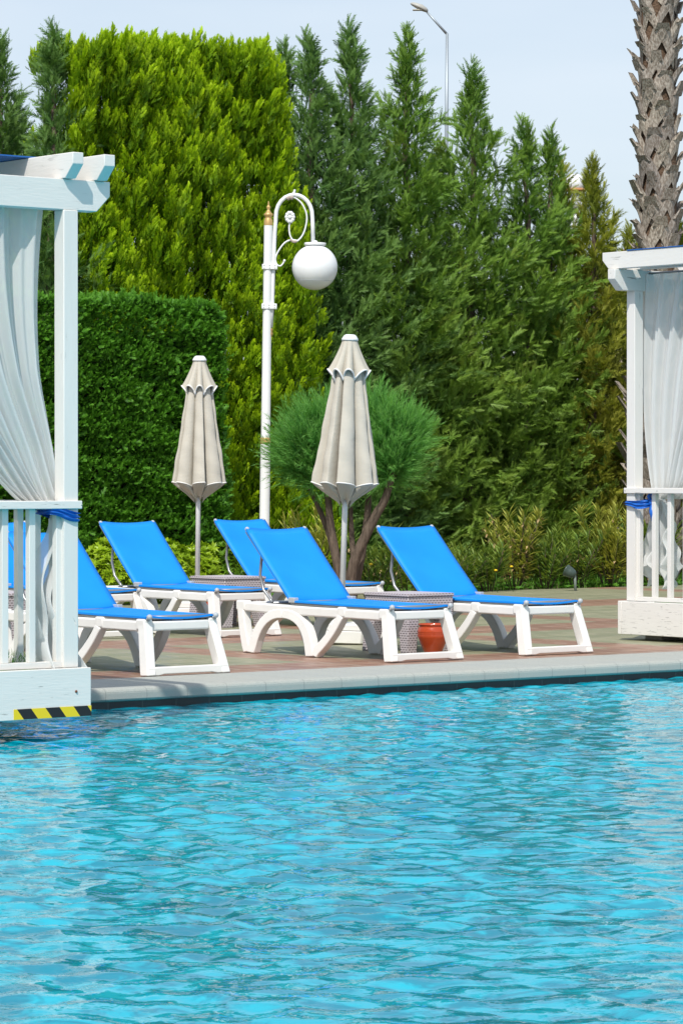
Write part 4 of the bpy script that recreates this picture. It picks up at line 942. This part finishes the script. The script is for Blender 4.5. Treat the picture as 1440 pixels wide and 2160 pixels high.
for px, pyt, Y, mt_, lb, ns, spd, dry in (
        (1030, 1150, 35.3, 'oleander', 'green oleander just behind the head of the right lounger', 12, .40, .02),
        (1085, 1078, 36.0, 'oleander_y', 'yellowing oleander with the most dry tan leaves', 15, .42, .30),
        (1150, 1125, 36.2, 'oleander', 'dark green oleander in the middle of the bed', 14, .38, .0),
        (1215, 1112, 36.6, 'oleander', 'oleander above the small garden spotlight', 13, .40, .03),
        (1285, 1070, 36.8, 'oleander_y', 'yellow-green oleander against the right pavilion post', 16, .38, .02),
        (975, 1160, 35.0, 'oleander', 'low oleander hidden behind the right lounger back', 10, .35, .0),
        (640, 1075, 33.2, 'oleander_y', 'yellow-green oleander left of the tamarisk trunks', 14, .42, .04),
        (785, 1120, 32.6, 'oleander', 'oleander with dry leaves between the tamarisk trunks', 11, .38, .16),
        (860, 1130, 33.6, 'oleander', 'leafy oleander behind the wicker table', 12, .42, .0),
        (925, 1150, 34.2, 'oleander', 'green oleander between the two front lounger backs', 12, .42, .0),
        (1370, 1090, 37.2, 'oleander', 'oleander seen through the right pavilion railing', 12, .4, .03)):
    oleander(px, pyt, Y, M[mt_], lb, ns, spd, dry)
# grass and ground cover strip along the deck edge
n = 9000; P = np.stack([rng.uniform(-3, 19, n), 11.0+rng.random(n)**1.3*1.5, np.zeros(n)], 1); wpt = np.stack([P[:, 0]*math.cos(TH)-P[:, 1]*math.sin(TH), P[:, 0]*math.sin(TH)+P[:, 1]*math.cos(TH)+ORG.y, np.full(n, -.03)], 1)
bl = np.array([[[-.006, 0, 0], [.006, 0, 0], [.004, .02, .09]], [[.004, .02, .09], [-.003, .02, .09], [.012, .06, .16]]])
g1 = inst(bl, np.array([.2, .9]), frames(np.stack([rng.normal(0, .3, n), rng.normal(-.1, .3, n), np.ones(n)], 1)), rng.uniform(.5, 1.25, n), wpt)
T, t = rosette(8, .06, .035, .5); n2 = 1400; g2 = inst(T, t, frames(np.stack([rng.normal(0, .2, n2), rng.normal(-.2, .2, n2), np.ones(n2)], 1)), rng.uniform(.5, 1.1, n2), wpt[:n2]+np.array([0, 0, .04]))
tag(tri_mesh('grass', *cat([g1, g2]), M['grass']), 'short green grass and weeds along the edge of the deck', 'grass', kind='stuff')
# turf blades on the left pavilion floor
n = 3600; P = np.stack([rng.uniform(-1.05, 1.08, n), rng.uniform(-1.0, -.3, n), np.full(n, .262)], 1)
tri_mesh('turf_pile', *inst(bl*.55, np.array([.2, .9]), frames(np.stack([rng.normal(0, .3, n), rng.normal(0, .3, n), np.ones(n)], 1)), rng.uniform(.6, 1.2, n), P), M['grass'], pl)
# yellow flowers, garden spotlight
M['petal'] = mat('yellow_petal', (.75, .52, .01), .6)
for i, (px, py, Y, lb) in enumerate(((1045, 1203, 34.9, 'yellow dandelion lower of the pair by the right lounger back'), (1078, 1195, 35.2, 'yellow dandelion upper of the pair under the dry oleander'), (782, 1190, 32.2, 'yellow dandelion by the tamarisk trunk'))):
    zf = CAM_H+(1010-py)*Y/6700; fo = empty('dandelion', (at(px, Y), Y, -.02)); tag(fo, lb, 'flower', 'dandelions in the grass edge')
    mb = MB(); mb.tube([(.02, 0, 0), (0, 0, zf)], .003, 5); mb.build('stem', M['grass'], fo); mb = MB(); mb.ball((0, 0, zf+.02), .02, 10, .6); mb.build('petals', M['petal'], fo)
sx, sy = at(1205, 35.4), 35.4
fl = empty('garden_spotlight', (sx, sy, -.02)); fl.scale = (.85,)*3; tag(fl, 'small grey garden spotlight lying in the grass under the oleanders', 'spotlight')
zc = CAM_H+(1010-1198)*sy/6700; mb = MB(); Rm = Matrix.Rotation(R(-62), 4, 'Y')@Matrix.Rotation(R(-20), 4, 'X')
q = MB(); q.lathe([(0, -.06), (.03, -.055), (.055, -.03), (.07, .02), (.074, .07), (.082, .075), (.082, .09), (.072, .092), (.068, .08), (0, .075)], 20)
mb.add([Rm@Vector(v_)+Vector((0, 0, zc)) for v_ in q.v], q.f, True); mb.build('lamp_head', plastic('grey_green_metal', (.05, .075, .065), .3), fl)
mb = MB(); mb.tube([(.05, 0, 0), (.04, 0, zc-.02)], .018, 8); mb.build('stand', plastic('dull_stand', (.16, .19, .17), .5), fl)
